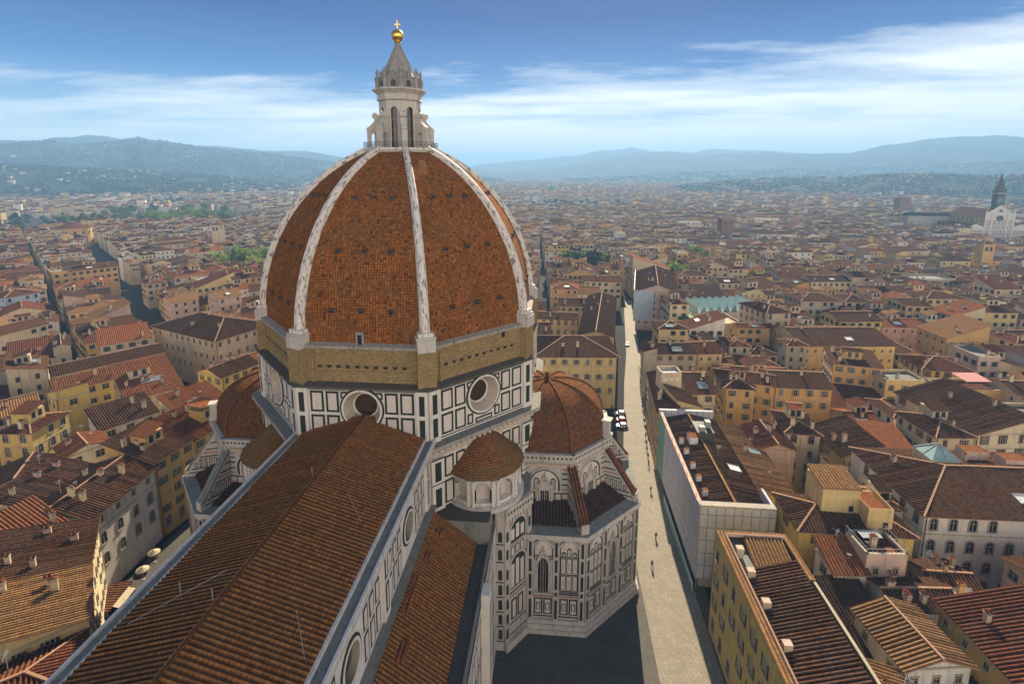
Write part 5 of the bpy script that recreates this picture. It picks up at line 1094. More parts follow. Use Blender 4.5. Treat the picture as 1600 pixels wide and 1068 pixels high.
for i in range(7):
    for v in (15.6, 9.6, 4.2):
        m = MB(); F = Face((-14.4, -11), (14.4, -11), 0); u = F.w * (i + .5) / 7; slab(m, F, u - 1.15, u + 1.15, v + 1.2, v + 1.45, .3, 'stone_frame', .3)
        if v < 15: m.poly([F(u - 1.1, v + 1.45, .2), F(u + 1.1, v + 1.45, .2), F(u, v + 2.0, .2)], 'stone_frame')
        m.build('pediment', o)
hs('long street wing with a plain brown roof behind the yellow palace', (9.5, 200), 14, 66, -7, 20, kind='y', wall='pale yellow', win='small', chim=2, pitch=.3)
hs('yellow court building with a row of small round windows under its roof', (-10, 226.6), 20, 10, -2, 18.5, kind='x', wall='pale yellow', win='arch', floor_h=4.4)
hs('long yellow building with a row of small windows and two glass roof panels', (97, 200), 36, 26, 5, 18, kind='x', wall='pale yellow', win='small', sky=2, pitch=.25)
hs('tall beige house with big arched windows rising above its neighbours', (92.8, 226), 12, 19, 16, 23.5, kind='hip', wall='beige', win='arch')
hs('cream villa with green shutters beyond the glass market roof', (81.7, 338), 18.9, 12, 5, 17, kind='hip', wall='pale yellow', win='green', near=False)
hs('cream long house with green arched windows right of the glass market roof', (120.6, 306), 17, 24, 30, 16, kind='x', wall='cream', win='arch', near=False)
hs('grey palace with a row of big arched windows under a long brown roof at right', (168, 219.6), 40, 14, 4, 15.5, kind='x', wall='grey', win='arch', near=False, gap=5.2)

# ---- left of the cathedral
hs('white arcaded house with round topped doors facing the dark square', (-90.8, 83), 17, 14, 93, 18.6, kind='x', wall='white', roof='roof_brown', win='small', win_low='arch', gap=4.2, chim=3, floor_h=4.6, ov=1.0)
hs('olive yellow house next beyond the white arcaded house', (-91.7, 100.3), 11, 14, 82, 19.6, kind='shedF', wall='ochre', roof='roof_brown', win='brown', gap=3.2, room=True, pitch=.2)
hs('ochre house with sunlit striped tiles and a rooftop loggia near the far tribune', (-90.0, 111.4), 14, 13, 76, 19, kind='shedF', wall='ochre', roof='roof_red', win='brown', gap=3.2, room=True, pitch=.25)
hs('house with a rounded corner wall catching the light at the bend of the square', (-79.4, 70.6), 15, 13, 129, 18.6, kind='shedF', wall='cream', roof='roof_brown', win='brown', gap=3, chim=4, pitch=.22)
hs('tall narrow house with a slanting brown roof beside the bend of the square', (-70.2, 61.4), 13, 12, 134, 18.8, kind='shedF', wall='pale yellow', roof='roof_ochre', win='brown', gap=3, chim=2, pitch=.22)
hs('dark walled house with a boldly striped roof at the lower left edge', (-63, 52.2), 11.4, 16, 131, 17, kind='hip', wall='grey', roof='roof_red', win='wide', gap=4, chim=0, pitch=.3)
hs('low house with a pale balcony between striped roofs at the left edge', (-87.5, 60.5), 8, 9, 60, 15.5, kind='shedF', wall='white', roof='roof_red', win='plain', gap=3, chim=1)
o = hs('house with a glazed blue roof panel and striped red tiles at the left edge', (-95.5, 71.6), 9, 10, 75, 19, kind='shedF', wall='cream', roof='roof_orange', wins='', chim=1, pitch=.28)
m = MB(); m.poly([(-4.2, -8.6, 17.2), (4.2, -8.6, 17.2), (4.2, -4.9, 18.9), (-4.2, -4.9, 18.9)], 'glass_blue')
for i in range(8): x_ = -4.2 + i * 1.2; m.beam((x_, -8.6, 17.25), (x_, -4.9, 18.95), .1, .1, 'white_paint')
m.build('glass_roof', o); m = MB(); m.box(-4.2, 4.2, -8.6, -5, 0, 17.1, 'wall_cream'); m.build('annexe', o)
hs('brown roofed house with washing terraces behind the white arcaded house', (-103.6, 84), 15, 10, 93, 18.6, kind='shedF', wall='cream', roof='roof_brown', win='brown', chim=3, pitch=.2)
hs('low pale house with a plain shaded wall and a cypress beside it', (-126, 92.5), 10.5, 11, 32, 15.4, kind='y', wall='cream', roof='roof_brown', win='small', chim=0)
hs('yellow house with an L shaped loggia roof left of the pale courtyard house', (-133.4, 110), 11, 9, 95, 19.6, kind='hip', wall='yellow', roof='roof_red', win='arch', room=True)
hs('small white gabled house with striped tiles and two wide windows', (-116, 102), 9, 8, 58, 18.4, kind='y', wall='white', roof='roof_orange', win='wide', chim=1, gap=3.5)
hs('white house with dark square windows set behind the small gabled house', (-118.5, 114.5), 13, 9, 60, 18.6, kind='shedF', wall='white', roof='roof_brown', win='wide', gap=3.6)
hs('bright yellow house with one window and orange roof among the left hand roofs', (-143.3, 126), 8, 8, 60, 20.4, kind='shedB', wall='yellow', roof='roof_orange', win='wide', chim=0, cols=1, maxfl=1)
hs('red roofed house with white roof lights left of the small half dome', (-103.8, 124.6), 13, 13, 62, 18, kind='shedF', wall='cream', roof='roof_orange', win='brown', sky=3, pitch=.18)
hs('wide orange roof with scattered white roof windows and a rear terrace', (-124.5, 129.5), 14, 22, 50.7, 19.5, kind='shedF', wall='cream', roof='roof_orange', win='brown', sky=4, pitch=.2, room=True)
hs('very long house with a plain grey brown roof and grey side wall', (-163.5, 144.5), 31, 11, 52, 19.4, kind='x', wall='grey', roof='roof_brown', win='small', chim=1)
hs('yellow strip house with striped tiles and terrace doors below the long grey roof', (-155, 136.5), 25, 6, 52, 17.6, kind='shedF', wall='yellow', roof='roof_orange', win='wide')
hs('large grey palace with long window rows and hipped roof beside the left street', (-130, 177), 26, 42, 68, 21, kind='hip', wall='beige', roof='roof_brown', win='plain', cat='palace', name='palace', gap=3.6, near=True, chim=3, sky=1, floor_h=5)
hs('yellow walled house with a brown roof pressed against the dome at left', (-108.5, 149), 14, 12, 70, 19, kind='x', wall='yellow', roof='roof_brown', win='brown')
hs('long cream block with dark square windows at the far left edge', (-221, 172), 21, 12, 78, 21, kind='x', wall='cream', win='wide', near=False, gap=3.4)
hs('pale blue house with rows of windows at the left edge', (-288, 236), 15, 14, 72, 19.5, kind='hip', wall='blue', win='plain', near=False)
HAND = len(OCC)

# ------------------------------------------------------------------ the rest of the old town
def cam_px(x, y, z):
    F_ = Vector((-math.sin(YAW) * math.cos(PITCH), math.cos(YAW) * math.cos(PITCH), -math.sin(PITCH))); Rr = Vector((math.cos(YAW), math.sin(YAW), 0)); U = Rr.cross(F_)
    v = Vector((x, y, z - H)); d = v.dot(F_)
    return (9999, 9999) if d < 1 else (800 + 797 * v.dot(Rr) / d, 402 - 797 * v.dot(U) / d)
def seg_d(p, a, b_):
    a, b_, p = Vector(a), Vector(b_), Vector(p); t_ = max(0, min(1, (p - a).dot(b_ - a) / (b_ - a).length_squared)); return (p - a - (b_ - a) * t_).length
LSTREET = [(-140, 174), (-190, 220), (-291, 312), (-392, 405), (-520, 522), (-640, 632)]
TREE_ZONES = [(-250, 392, 34), (26, 418, 24), (-560, 760, 75), (-640, 715, 70), (-720, 880, 120), (-720, 640, 80), (-850, 760, 90), (-600, 860, 80), (122, 470, 14), (85, 365, 10)]
BIG = [(-540, 524, 26), (514, 670, 60), (508, 590, 42), (190, 590, 12), (-330, 470, 7), (330, 420, 7), (620, 980, 14), (163, 644, 18), (277, 704, 20), (-14, 1400, 30)]
def blocked(x, y, r):
    if -88 - r * .5 < x < 29.5 + r * .5 and y < 172 + r: return True
    if min(seg_d((x, y), STREET[i], STREET[i + 1]) for i in range(len(STREET) - 1)) < 4.8 + r: return True
    if min(seg_d((x, y), LSTREET[i], LSTREET[i + 1]) for i in range(len(LSTREET) - 1)) < 4 + r: return True
    return any(math.hypot(x - a, y - b_) < c + r for a, b_, c in TREE_ZONES + BIG)
def rect_c(o, sh=0.0):
    cx, cy, w_, d_, t_ = o[:5]; ca, sa = math.cos(t_), math.sin(t_); a, b_ = w_ / 2 - sh, d_ / 2 - sh
    return [(cx + ca * x - sa * y, cy + sa * x + ca * y) for x, y in ((-a, -b_), (a, -b_), (a, b_), (-a, b_))]
def sat(o1, o2):
    A, B = rect_c(o1, .25), rect_c(o2, .25)
    for t_ in (o1[4], o1[4] + math.pi / 2, o2[4], o2[4] + math.pi / 2):
        ax = (math.cos(t_), math.sin(t_)); pa = [p[0] * ax[0] + p[1] * ax[1] for p in A]; pb = [p[0] * ax[0] + p[1] * ax[1] for p in B]
        if max(pa) <= min(pb) or max(pb) <= min(pa): return False
    return True
GRID = {}
def put(o):
    r = int(math.hypot(o[2], o[3]) / 2 / 40) + 1
    for i in range(-r, r + 1):
        for j in range(-r, r + 1): GRID.setdefault((int(o[0] // 40) + i, int(o[1] // 40) + j), []).append(o)
for o in OCC: put(o)
cands = []
r2 = random.Random(21)
def zone(ox, oy, ang, umin, umax, vmin, vmax, test, bu=56, bv=44, st=4.4):
    t_ = R_(ang); ca, sa = math.cos(t_), math.sin(t_); u = umin
    while u < umax:
        bw_ = bu * (.75 + .5 * r2.random()); v = vmin
        while v < vmax:
            bd = bv * (.75 + .5 * r2.random()); ja = R_(r2.uniform(-4, 4)); nrow = 3 if bd > 34 else 2; zb_ = r2.uniform(14, 18.5)
            for row in range(nrow):
                x = 0.0; dd = bd / nrow
                while x < bw_ - 5:
                    lw = min(r2.choice((r2.uniform(7.5, 13), r2.uniform(11, 26))), bw_ - x)
                    if bw_ - x - lw < 5: lw = bw_ - x
                    uu, vv = u + x + lw / 2, v + dd * (row + .5); px, py = ox + ca * uu - sa * vv, oy + sa * uu + ca * vv
                    z = zb_ + r2.uniform(-4.2, 4.0)
                    x += lw
                    if row == 1 and nrow == 3 and r2.random() < .25: continue
                    if test(px, py): cands.append([px, py, lw - .1, dd * r2.uniform(.88, 1.0) - .1, t_ + ja, z, r2.random()])
            v += bd + st
        u += bw_ + st
zone(36, 120, 3, -80, 1000, -110, 1000, lambda x, y: x > -20 and math.hypot(x, y) < 1000 and x < y * 1.25 + 90)
zone(-30, 175, -5, -900, 300, 0, 1000, lambda x, y: x <= -20 and x > -100 - (y - 170) * .55 and math.hypot(x, y) < 1000 and y > 172)
zone(-90, 100, 50, -409, 1100, -200, 1100, lambda x, y: x < -100 and x <= -100 - (y - 170) * .55 and math.hypot(x, y) < 1000 and x > -y * 1.6 - 110)
cands.sort(key=lambda c: math.hypot(c[0], c[1]))
ok = []
for c in cands:
    r = min(c[2], c[3]) / 2
    if blocked(c[0], c[1], r): continue
    px, py = cam_px(c[0], c[1], c[5])
    if px < -220 or px > 1820 or py > 1300: continue
    placed = False
    for k, kd in ((1, 1), (.72, .8), (.5, .6)):
        o = (c[0], c[1], c[2] * k, c[3] * kd, c[4], c[5])
        if k < 1 and min(o[2], o[3]) < 4.2: break
        if not any(sat(o, q) for q in GRID.get((int(o[0] // 40), int(o[1] // 40)), [])): placed = True; break
    if placed: put(o); ok.append((o, c[6], px, py))
LAND = [('the white scaffolded building', 37, 117), ('the white arcaded palace', 90, 108), ('the green saw tooth roof', 88, 270), ('the pink lilac fronted building', 52, 300), ('the yellow pedimented palace', 8, 186), ('the tall beige arched house', 98, 236),
        ('the long yellow windowed building', 115, 214), ('the dark red hall roof', 100, 166), ('the grey arched palace', 187, 228), ('the pink awning terrace', 133, 168), ('the bright orange house', 76, 162), ('the grey cream building', 112, 142),
        ('the large grey left palace', -128, 196), ('the very long grey roof', -153, 160), ('the orange roof with roof windows', -118, 142), ('the white arcaded house', -97, 92), ('the far left cream block', -220, 184), ('the pale blue house', -285, 244),
        ('the round drum church', -540, 524), ('the dome side tree grove', -250, 392), ('the street wing', 16, 232), ('the cream villa', 90, 345), ('the yellow roof tower house', 56, 95), ('the marble church front', 512, 640), ('the curved corner house', -82, 82), ('the yellow loggia house', -133, 114)]
ORD = ['nearest', 'second', 'third', 'fourth', 'fifth', 'sixth', 'seventh', 'eighth', 'ninth', 'tenth', 'eleventh', 'twelfth', 'thirteenth', 'fourteenth', 'fifteenth', 'sixteenth', 'seventeenth', 'eighteenth', 'nineteenth', 'twentieth'] + ['twenty %s' % s for s in ('first', 'second', 'third', 'fourth', 'fifth', 'sixth', 'seventh', 'eighth', 'ninth')] + ['thirtieth'] + ['thirty %s' % s for s in ('first', 'second', 'third', 'fourth', 'fifth')]
WL = ['cream', 'cream', 'pale yellow', 'pale yellow', 'ochre', 'white', 'white', 'beige', 'pink', 'grey', 'yellow', 'orange', 'cream', 'beige']
RL = ['roof_brown', 'roof_brown', 'roof_brown', 'roof_red', 'roof_red', 'roof_dark', 'roof_orange', 'roof_ochre']
N_IND = 300 - HAND - 4; ind, rest = [], []
def hidden(px, py): return (400 < px < 845 and py > 235) or (px < 0 or px > 1600)
for q in ok:
    (ind if len(ind) < N_IND and not hidden(q[2], q[3]) and q[3] < 1075 else rest).append(q)
lab = []
for o, s_, px, py in ind:
    best = min(LAND, key=lambda L: math.hypot(L[1] - o[0], L[2] - o[1])); ax, ay = math.cos(math.atan2(best[2], best[1])), math.sin(math.atan2(best[2], best[1]))
    dx, dy = o[0] - best[1], o[1] - best[2]; f = dx * ax + dy * ay; s2 = dx * ay - dy * ax
    dr = ('right of' if s2 > 0 else 'left of') if abs(s2) > abs(f) else ('behind' if f > 0 else 'in front of')
    lab.append((best[0], dr, math.hypot(dx, dy)))
order = {}
for i in sorted(range(len(ind)), key=lambda i: lab[i][2]): order.setdefault(lab[i][:2], []).append(i)
num = {i: k for v in order.values() for k, i in enumerate(v)}
KN = {'x': 'gabled', 'y': 'gable fronted', 'hip': 'hipped', 'shedF': 'sloping', 'shedL': 'sloping', 'shedR': 'sloping', 'flat': 'flat'}
for i, (o, s_, px, py) in enumerate(ind):
    q = random.Random(i * 7 + 3); D = math.hypot(o[0], o[1]); near = D < 175
    kind = q.choices(['x', 'y', 'hip', 'shedF', 'shedL', 'shedR', 'flat'], [34, 14, 24, 9, 6, 6, 6])[0]; wall = q.choice(WL); roof = q.choice(RL) if kind != 'flat' else 'stone_ledge'
    lm, dr, _ = lab[i]
    house('%s %s house, %s roof, %s %s %s' % (wall, KN[kind], roof.split('_')[1].replace('ledge', 'grey') if kind != 'flat' else 'grey', ORD[num[i]], dr, lm), 'house', (o[0], o[1]), o[2], o[3], math.degrees(o[4]), o[5], kind=kind, wall=wall, roof=roof, group=HG, near=near, win=q.choice(['plain', 'brown', 'brown', 'green', 'grey', 'small', 'wide']), maxfl=4 if near else 3, center=True, chim=q.choice((1, 1, 2, 3)), room=q.random() < .45, sky=1 if q.random() < .3 else 0, ant=1 if q.random() < .25 and near else 0, seed=i, pitch=q.uniform(.26, .36), band=near, parapet_rail=False)

# ---- everything farther off as one mass of houses
rng = np.random.default_rng(5)
def far_houses(name, A, windows, extra, label, cat='houses'):
    """A columns: x y w d ang z hip wall roof"""
    V, Fq, MI, UV = [], [], [], []
    mats = ['wall_' + k for k in ('cream', 'pale yellow', 'ochre', 'white', 'beige', 'pink', 'grey', 'orange')] + ['roof_brown_flat', 'roof_red_flat', 'roof_dark_flat', 'roof_orange_flat', 'roof_ochre_flat'] + ['glass_dark', 'white_paint']
    nW = 8; n = len(A); x, y, w_, d_, t_, z, hip, wl, rf = A.T; wl = wl.astype(int); rf = rf.astype(int)
    ca, sa = np.cos(t_), np.sin(t_)
    def P(lx, ly, lz): return np.stack([x + ca * lx - sa * ly, y + sa * lx + ca * ly, lz + 0 * x], 1)
    faces_v, faces_m, faces_uv = [], [], []
    def addq(a, b_, c, d, m_, uv=None):
        faces_v.append(np.stack([a, b_, c, d], 1)); faces_m.append(m_ + 0 * wl)
        L = np.linalg.norm(b_ - a, axis=1); Hh = np.linalg.norm(d - a, axis=1); o = np.zeros_like(L); off = (np.arange(n) * 1.37) % 50
        L2 = L * .5; faces_uv.append(np.stack([np.stack([off, o], 1), np.stack([off + L, o], 1), np.stack([off + L, Hh], 1), np.stack([off, Hh], 1)], 1))
    X, Y = w_ / 2, d_ / 2; rise = np.minimum(w_, d_) / 2 * .31 ; rise = np.where(w_ >= d_, d_, d_) / 2 * .31; zr = z + rise
    c = [(-X, -Y), (X, -Y), (X, Y), (-X, Y)]
    for i in range(4): a, b_ = c[i], c[(i + 1) % 4]; addq(P(*a, 0), P(*b_, 0), P(*b_, z), P(*a, z), wl)
    ov = .5; ze = z - ov * .31; X2, Y2 = X + ov, Y + ov; ins = np.where(hip > 0, np.minimum(Y2, X2 * .9), 0); R1_, R2_ = P(-X2 + ins, 0 * X, zr), P(X2 - ins, 0 * X, zr)
    addq(P(-X2, -Y2, ze), P(X2, -Y2, ze), R2_, R1_, nW + rf); addq(P(X2, Y2, ze), P(-X2, Y2, ze), R1_, R2_, nW + rf)
    em = np.where(hip > 0, nW + rf, wl); addq(P(X2, -Y2, ze), P(X2, Y2, ze), R2_, R2_ + np.array([0, 0, 1e-3]), em); addq(P(-X2, Y2, ze), P(-X2, -Y2, ze), R1_, R1_ + np.array([0, 0, 1e-3]), em)
    if windows:
        for fi, (nx, ny, L, dd) in enumerate((((sa), (-ca), w_, Y), ((-ca), (-sa), d_, X), (ca, sa, d_, X))):
            vis = (nx * (-x) + ny * (-y)) > 0
            for r in range(2):
                for k in range(4):
                    u = (k + .5) / 4 - .5; ww = np.minimum(.55, L * .09); zz = z - 2.0 - 3.5 * r; hh = .75; on = vis & (rng.random(n) < .85); s_ = np.where(on, 1.0, 0.0)
                    if fi == 0: f = lambda a, zc: P(u * L + a * ww * s_, -Y - .06 * s_, zz + zc * hh * s_)
                    elif fi == 1: f = lambda a, zc: P(-X - .06 * s_, -u * L - a * ww * s_, zz + zc * hh * s_)
                    else: f = lambda a, zc: P(X + .06 * s_, u * L + a * ww * s_, zz + zc * hh * s_)
                    q = np.stack([f(-1, -1), f(1, -1), f(1, 1), f(-1, 1)], 1)[on]; faces_v.append(q); faces_m.append(np.full(len(q), 13)); faces_uv.append(np.zeros((len(q), 4, 2)))
    V = np.concatenate(faces_v).reshape(-1, 3); M = np.concatenate(faces_m); UVs = np.concatenate(faces_uv).reshape(-1, 2); nf = len(M)
    me = bpy.data.meshes.new(name); me.vertices.add(len(V)); me.vertices.foreach_set('co', V.ravel()); me.loops.add(nf * 4); me.loops.foreach_set('vertex_index', np.arange(nf * 4, dtype=np.int32))
    me.polygons.add(nf); me.polygons.foreach_set('loop_start', np.arange(nf, dtype=np.int32) * 4); me.polygons.foreach_set('loop_total', np.full(nf, 4, dtype=np.int32))
    for m_ in mats: me.materials.append(MATS[m_])
    me.polygons.foreach_set('material_index', M.astype(np.int32)); ul = me.uv_layers.new(name='UVMap'); ul.data.foreach_set('uv', UVs.astype(np.float32).ravel()); me.update(calc_edges=True); me.validate()
    o = bpy.data.objects.new(name, me); COL.objects.link(o); return tag(o, label, cat, kind='stuff')
def walls_roofs(n): return np.stack([rng.choice(8, n, p=[.24, .16, .06, .30, .1, .06, .05, .03]), rng.choice(5, n, p=[.40, .18, .34, .04, .04])], 1)
A = np.array([[o[0], o[1], max(o[2], o[3]), min(o[2], o[3]), o[4] + (0 if o[2] >= o[3] else math.pi / 2), o[5]] for o, *_ in rest])
def with_extras(A):
    n = len(A); full = np.concatenate([A, (rng.random((n, 1)) < .35), walls_roofs(n)], 1)
    ex = A[rng.random(n) < .75].copy(); m_ = len(ex); off = rng.uniform(-.3, .3, (m_, 2)); ca, sa = np.cos(ex[:, 4]), np.sin(ex[:, 4]); lx, ly = off[:, 0] * ex[:, 2], off[:, 1] * ex[:, 3]
    ex[:, 0] += ca * lx - sa * ly; ex[:, 1] += sa * lx + ca * ly; ex[:, 2] = rng.uniform(2.5, 6.5, m_); ex[:, 3] = rng.uniform(2, 4.5, m_); ex[:, 5] += rng.uniform(1.8, 4.5, m_); ex[:, 4] += rng.choice([0, math.pi / 2], m_)
    return np.concatenate([full, np.concatenate([ex, (rng.random((m_, 1)) < .2), walls_roofs(m_)], 1)])
far_houses('town_houses', with_extras(A), True, True, 'crowded tiled houses of the town beyond the nearest streets')
# outskirts: less and less dense with distance
pts = []
n = 26000; rr = np.sqrt(rng.uniform(985 ** 2, 3300 ** 2, n)); az = rng.uniform(R_(-56), R_(50), n); keep = rng.random(n) < np.clip(1.35 - rr / 2900, .1, 1)
rr, az = rr[keep], az[keep]; gx, gy = rr * np.sin(az), rr * np.cos(az)
mask = np.ones(len(rr), bool)
for a, b_, c in TREE_ZONES + BIG: mask &= np.hypot(gx - a, gy - b_) > c
wn = 150 + 60 * np.sin(gx * .011) * np.cos(gy * .009)
mask &= (np.sin(gx * .0061 + 1.3) * np.cos(gy * .0048 + .4) < .72)
gx, gy, rr = gx[mask], gy[mask], rr[mask]; n = len(gx); bl = np.floor(gx / 180) * 7.3 + np.floor(gy / 160) * 3.1; ang = (bl * 1.7) % 1.2 - .3
A2 = np.stack([gx, gy, rng.uniform(11, 24, n), rng.uniform(9, 13, n), ang + rng.choice([0, math.pi / 2], n), rng.uniform(9, 17, n) + (rng.random(n) < .04) * 8], 1)
far_houses('outskirt_houses', np.concatenate([A2, (rng.random((n, 1)) < .4), walls_roofs(n)], 1), False, False, 'pale houses of the outskirts thinning out towards the hazy hills')

# ------------------------------------------------------------------ hills
HILLS = [('near_left', 4200, [(-58, 190), (-53.5, 197), (-49.5, 213), (-46.4, 246), (-45.2, 230), (-43.1, 246), (-41.6, 261), (-40.4, 284), (-38.9, 276), (-37.1, 241), (-34.4, 224), (-32.3, 204), (-28.3, 166), (-22.8, 116), (-17.5, 76), (-10.6, 35), (-6, 5)]),
    ('far_left', 5600, [(-58, 257), (-53.4, 275), (-49.4, 300), (-47.1, 307), (-46.1, 325), (-43.6, 348), (-41.8, 326), (-38.5, 301), (-34.4, 293), (-32.3, 279), (-30.0, 259), (-26.5, 264), (-22.7, 196), (-18.8, 152), (-12.0, 100), (-6.4, 45)]),
    ('foot_left', 2700, [(-58, 95), (-53.7, 91), (-49.6, 100), (-45.8, 91), (-41.6, 76), (-36.8, 64), (-30.2, 32), (-27.3, 13), (-24, 0)]),
    ('far_right', 8000, [(-14, 38), (-12.7, 68), (-7.8, 165), (-2.9, 223), (2.0, 289), (6.1, 372), (7.8, 398), (10.1, 349), (14.0, 316), (15.9, 367), (20.0, 341), (24.5, 289), (28.1, 233), (31.5, 196), (39.6, 149), (50, 111)]),
    ('right', 6000, [(-10, 21), (-7.8, 43), (-0.8, 101), (3.4, 173), (7.8, 256), (11.4, 282), (14.3, 244), (18.3, 247), (21.2, 256), (24.5, 226), (28.1, 232), (30.4, 300), (33.1, 343), (35.6, 361), (37.9, 362), (39.4, 335), (44.0, 286), (50, 257)]),
    ('mid_right', 4500, [(0.7, 5), (8.9, 33), (15.4, 61), (21.3, 77), (26.7, 96), (31.6, 95), (35.8, 111), (39.6, 129), (44.2, 136), (50, 150)]),
    ('wood_right', 2300, [(12, 4), (14.2, 22), (20.2, 43), (24.7, 50), (28.3, 51), (30.2, 61), (33.4, 66), (36.8, 61), (39.8, 62), (44.4, 68), (50, 70)])]
def vnoise(x, y, seed=0):
    s_ = 0; a = 1
    for o in range(5):
        s_ = s_ + a * np.sin(x * (1.0 + .31 * o) * 2 ** o + seed * 1.7 + o) * np.cos(y * (1.1 + .17 * o) * 2 ** o + seed * .9 + 2.1 * o); a *= .52
    return s_
def hill_z(hd, az, rad):
    nm, D, pf = hd; hz = np.interp(az, [p[0] for p in pf], [p[1] for p in pf]); d0 = .62 if D > 2600 else .72
    t_ = np.where(rad < 1, np.clip((rad - d0) / (1 - d0), 0, 1), np.clip((1.5 - rad) / .5, 0, 1)); s_ = t_ * t_ * (3 - 2 * t_)
    x = np.radians(az) * rad * D; y = rad * D
    rid = vnoise(x / (D * .07), y / (D * .09), D % 17) * .14 * np.sin(np.pi * np.clip(t_, 0, 1))
    sky_ = vnoise(x / (D * .012), y / (D * .5), D % 13) * .018
    return np.maximum(hz * (s_ + rid * np.where(t_ < 1, 1, 0) + sky_ * s_), -2) * 1.0 - 1.5 * (t_ <= 0)
for hd in HILLS:
    nm, D, pf = hd; na, nr = 260, 34; az = np.linspace(pf[0][0], pf[-1][0], na); rad = np.concatenate([np.linspace(.6, 1, 22), np.linspace(1.03, 1.52, 12)])
    AZ, RAD = np.meshgrid(az, rad); Zh = hill_z(hd, AZ, RAD); Xh = np.sin(np.radians(AZ)) * RAD * D; Yh = np.cos(np.radians(AZ)) * RAD * D
    v = np.stack([Xh, Yh, Zh], 2).reshape(-1, 3); f = [(i * na + j, i * na + j + 1, (i + 1) * na + j + 1, (i + 1) * na + j) for i in range(len(rad) - 1) for j in range(na - 1)]
    me = bpy.data.meshes.new('hills'); me.from_pydata(v.tolist(), [], f); me.materials.append(MATS['hill_mat']); me.polygons.foreach_set('use_smooth', [True] * len(f)); o = bpy.data.objects.new('hills', me); COL.objects.link(o); tag(o, kind='structure')
# villas scattered on the slopes
vl = []
for hd, cnt in ((HILLS[2], 120), (HILLS[0], 40), (HILLS[6], 70), (HILLS[5], 30)):
    az = rng.uniform(hd[2][0][0], hd[2][-1][0], cnt); rad = rng.uniform(.72, .98, cnt); z = hill_z(hd, az, rad); D = hd[1]
    for a, r, zz in zip(az, rad, z):
        if zz > 1: vl.append([math.sin(R_(a)) * r * D, math.cos(R_(a)) * r * D, rng.uniform(9, 16), rng.uniform(7, 10), rng.uniform(0, 3), zz + rng.uniform(5, 8)])
vl = np.array(vl); far_houses('hillside_villas', np.concatenate([vl, (rng.random((len(vl), 1)) < .6), walls_roofs(len(vl))], 1), False, False, 'small pale villas scattered over the wooded hillsides', 'villas')

# ------------------------------------------------------------------ trees
def leaf_cloud(n_cl, n_leaf, rx, rz, zc, size, seed, mat, squash=1.0):
    q = np.random.default_rng(seed); m = MB(); cs = []
    for i in range(n_cl):
        while True:
            p = q.uniform(-1, 1, 3)
            if .25 < np.linalg.norm(p) < 1: break
        cs.append(p * np.array([rx, rx, rz]) * .82)
    for c in cs:
        rad = q.uniform(.22, .42) * rx
        for j in range(n_leaf):
            d = q.normal(size=3); d /= np.linalg.norm(d); p = c + d * rad * q.uniform(.5, 1.05) + np.array([0, 0, zc]); nrm = d + q.normal(size=3) * .7; nrm /= np.linalg.norm(nrm)
            t1 = np.cross(nrm, [.3, .2, 1]); t1 /= np.linalg.norm(t1) + 1e-9; t2 = np.cross(nrm, t1); s_ = size * q.uniform(.6, 1.3)
            m.poly([p - t1 * s_, p - t2 * s_ * .7, p + t1 * s_, p + t2 * s_ * .7], mat)
    return mesh_only(m, 'crown')
def trunk_mesh(h, r, seed):
    m = MB(); q = random.Random(seed); m.lathe([(r * 1.3, -.3), (r, .8), (r * .75, h * .55), (r * .3, h)], 8, 'bark')
    for i in range(5):
        a = q.random() * 6.28; z0 = h * q.uniform(.4, .7); m.beam((0, 0, z0), (math.cos(a) * h * .28, math.sin(a) * h * .28, z0 + h * .25), r * .5, r * .5, 'bark')
    return mesh_only(m, 'trunk')
TREES = []
for i, (mat, rx, rz, zc, th) in enumerate((('leaf_mid', 4.6, 4.2, 7.5, 8), ('leaf_bright', 5.2, 4.0, 7.0, 7.5), ('leaf_dark', 4.2, 5.2, 8.0, 9), ('leaf_mid', 5.6, 3.8, 7.2, 7.5), ('leaf_dark', 1.3, 6.0, 6.6, 9))):
    TREES.append((leaf_cloud(26 if i < 4 else 34, 26, rx, rz, zc, .55 if i < 4 else .4, 40 + i, mat), trunk_mesh(th, .35 if i < 4 else .2, i)))
TK = ['round green tree', 'bright green spreading tree', 'dark green tall tree', 'broad green tree', 'slim dark cypress']
def tree(x, y, k, s_, label, group=None, z=0.0):
    o = empty('tree' if k < 4 else 'cypress_tree', (x, y, z), rnd.random() * 6); o.scale = (s_, s_, s_ * rnd.uniform(.9, 1.1)); tag(o, label, 'tree', group); inst(TREES[k][1], 'trunk', o, (0, 0, 0)); inst(TREES[k][0], 'crown', o, (0, 0, 0)); return o
tree(-127.5, 106.8, 4, 1.25, 'dark cypress standing alone in the courtyard behind the pale low house')
for (zx, zy, zr, n, ks, txt) in ((-250, 392, 30, 16, (1, 1, 0), 'bright tree in the grove just left of the great dome'), (26, 418, 21, 12, (2, 0), 'dark garden tree behind the long roofs right of the dome'), (-560, 760, 72, 36, (1, 0, 3), 'park tree in the sunlit belt of trees left of the dome'), (-640, 715, 66, 22, (1, 0, 3), 'park tree at the near edge of the left tree belt'), (-720, 640, 76, 24, (2, 2, 0), 'dark park tree at the far left edge'), (-720, 880, 110, 22, (0, 3, 2), 'distant park tree behind the left tree belt'), (122, 470, 12, 4, (3, 1), 'tree between pale houses beyond the glass market roof'), (85, 365, 8, 3, (0, 1), 'small garden tree in front of the cream villa')):
    for i in range(n):
        a = rnd.random() * 6.283; r = zr * math.sqrt(rnd.random()); tree(zx + r * math.cos(a), zy + r * math.sin(a), rnd.choice(ks), rnd.uniform(1.2, 2.0), txt, 'trees: ' + txt)
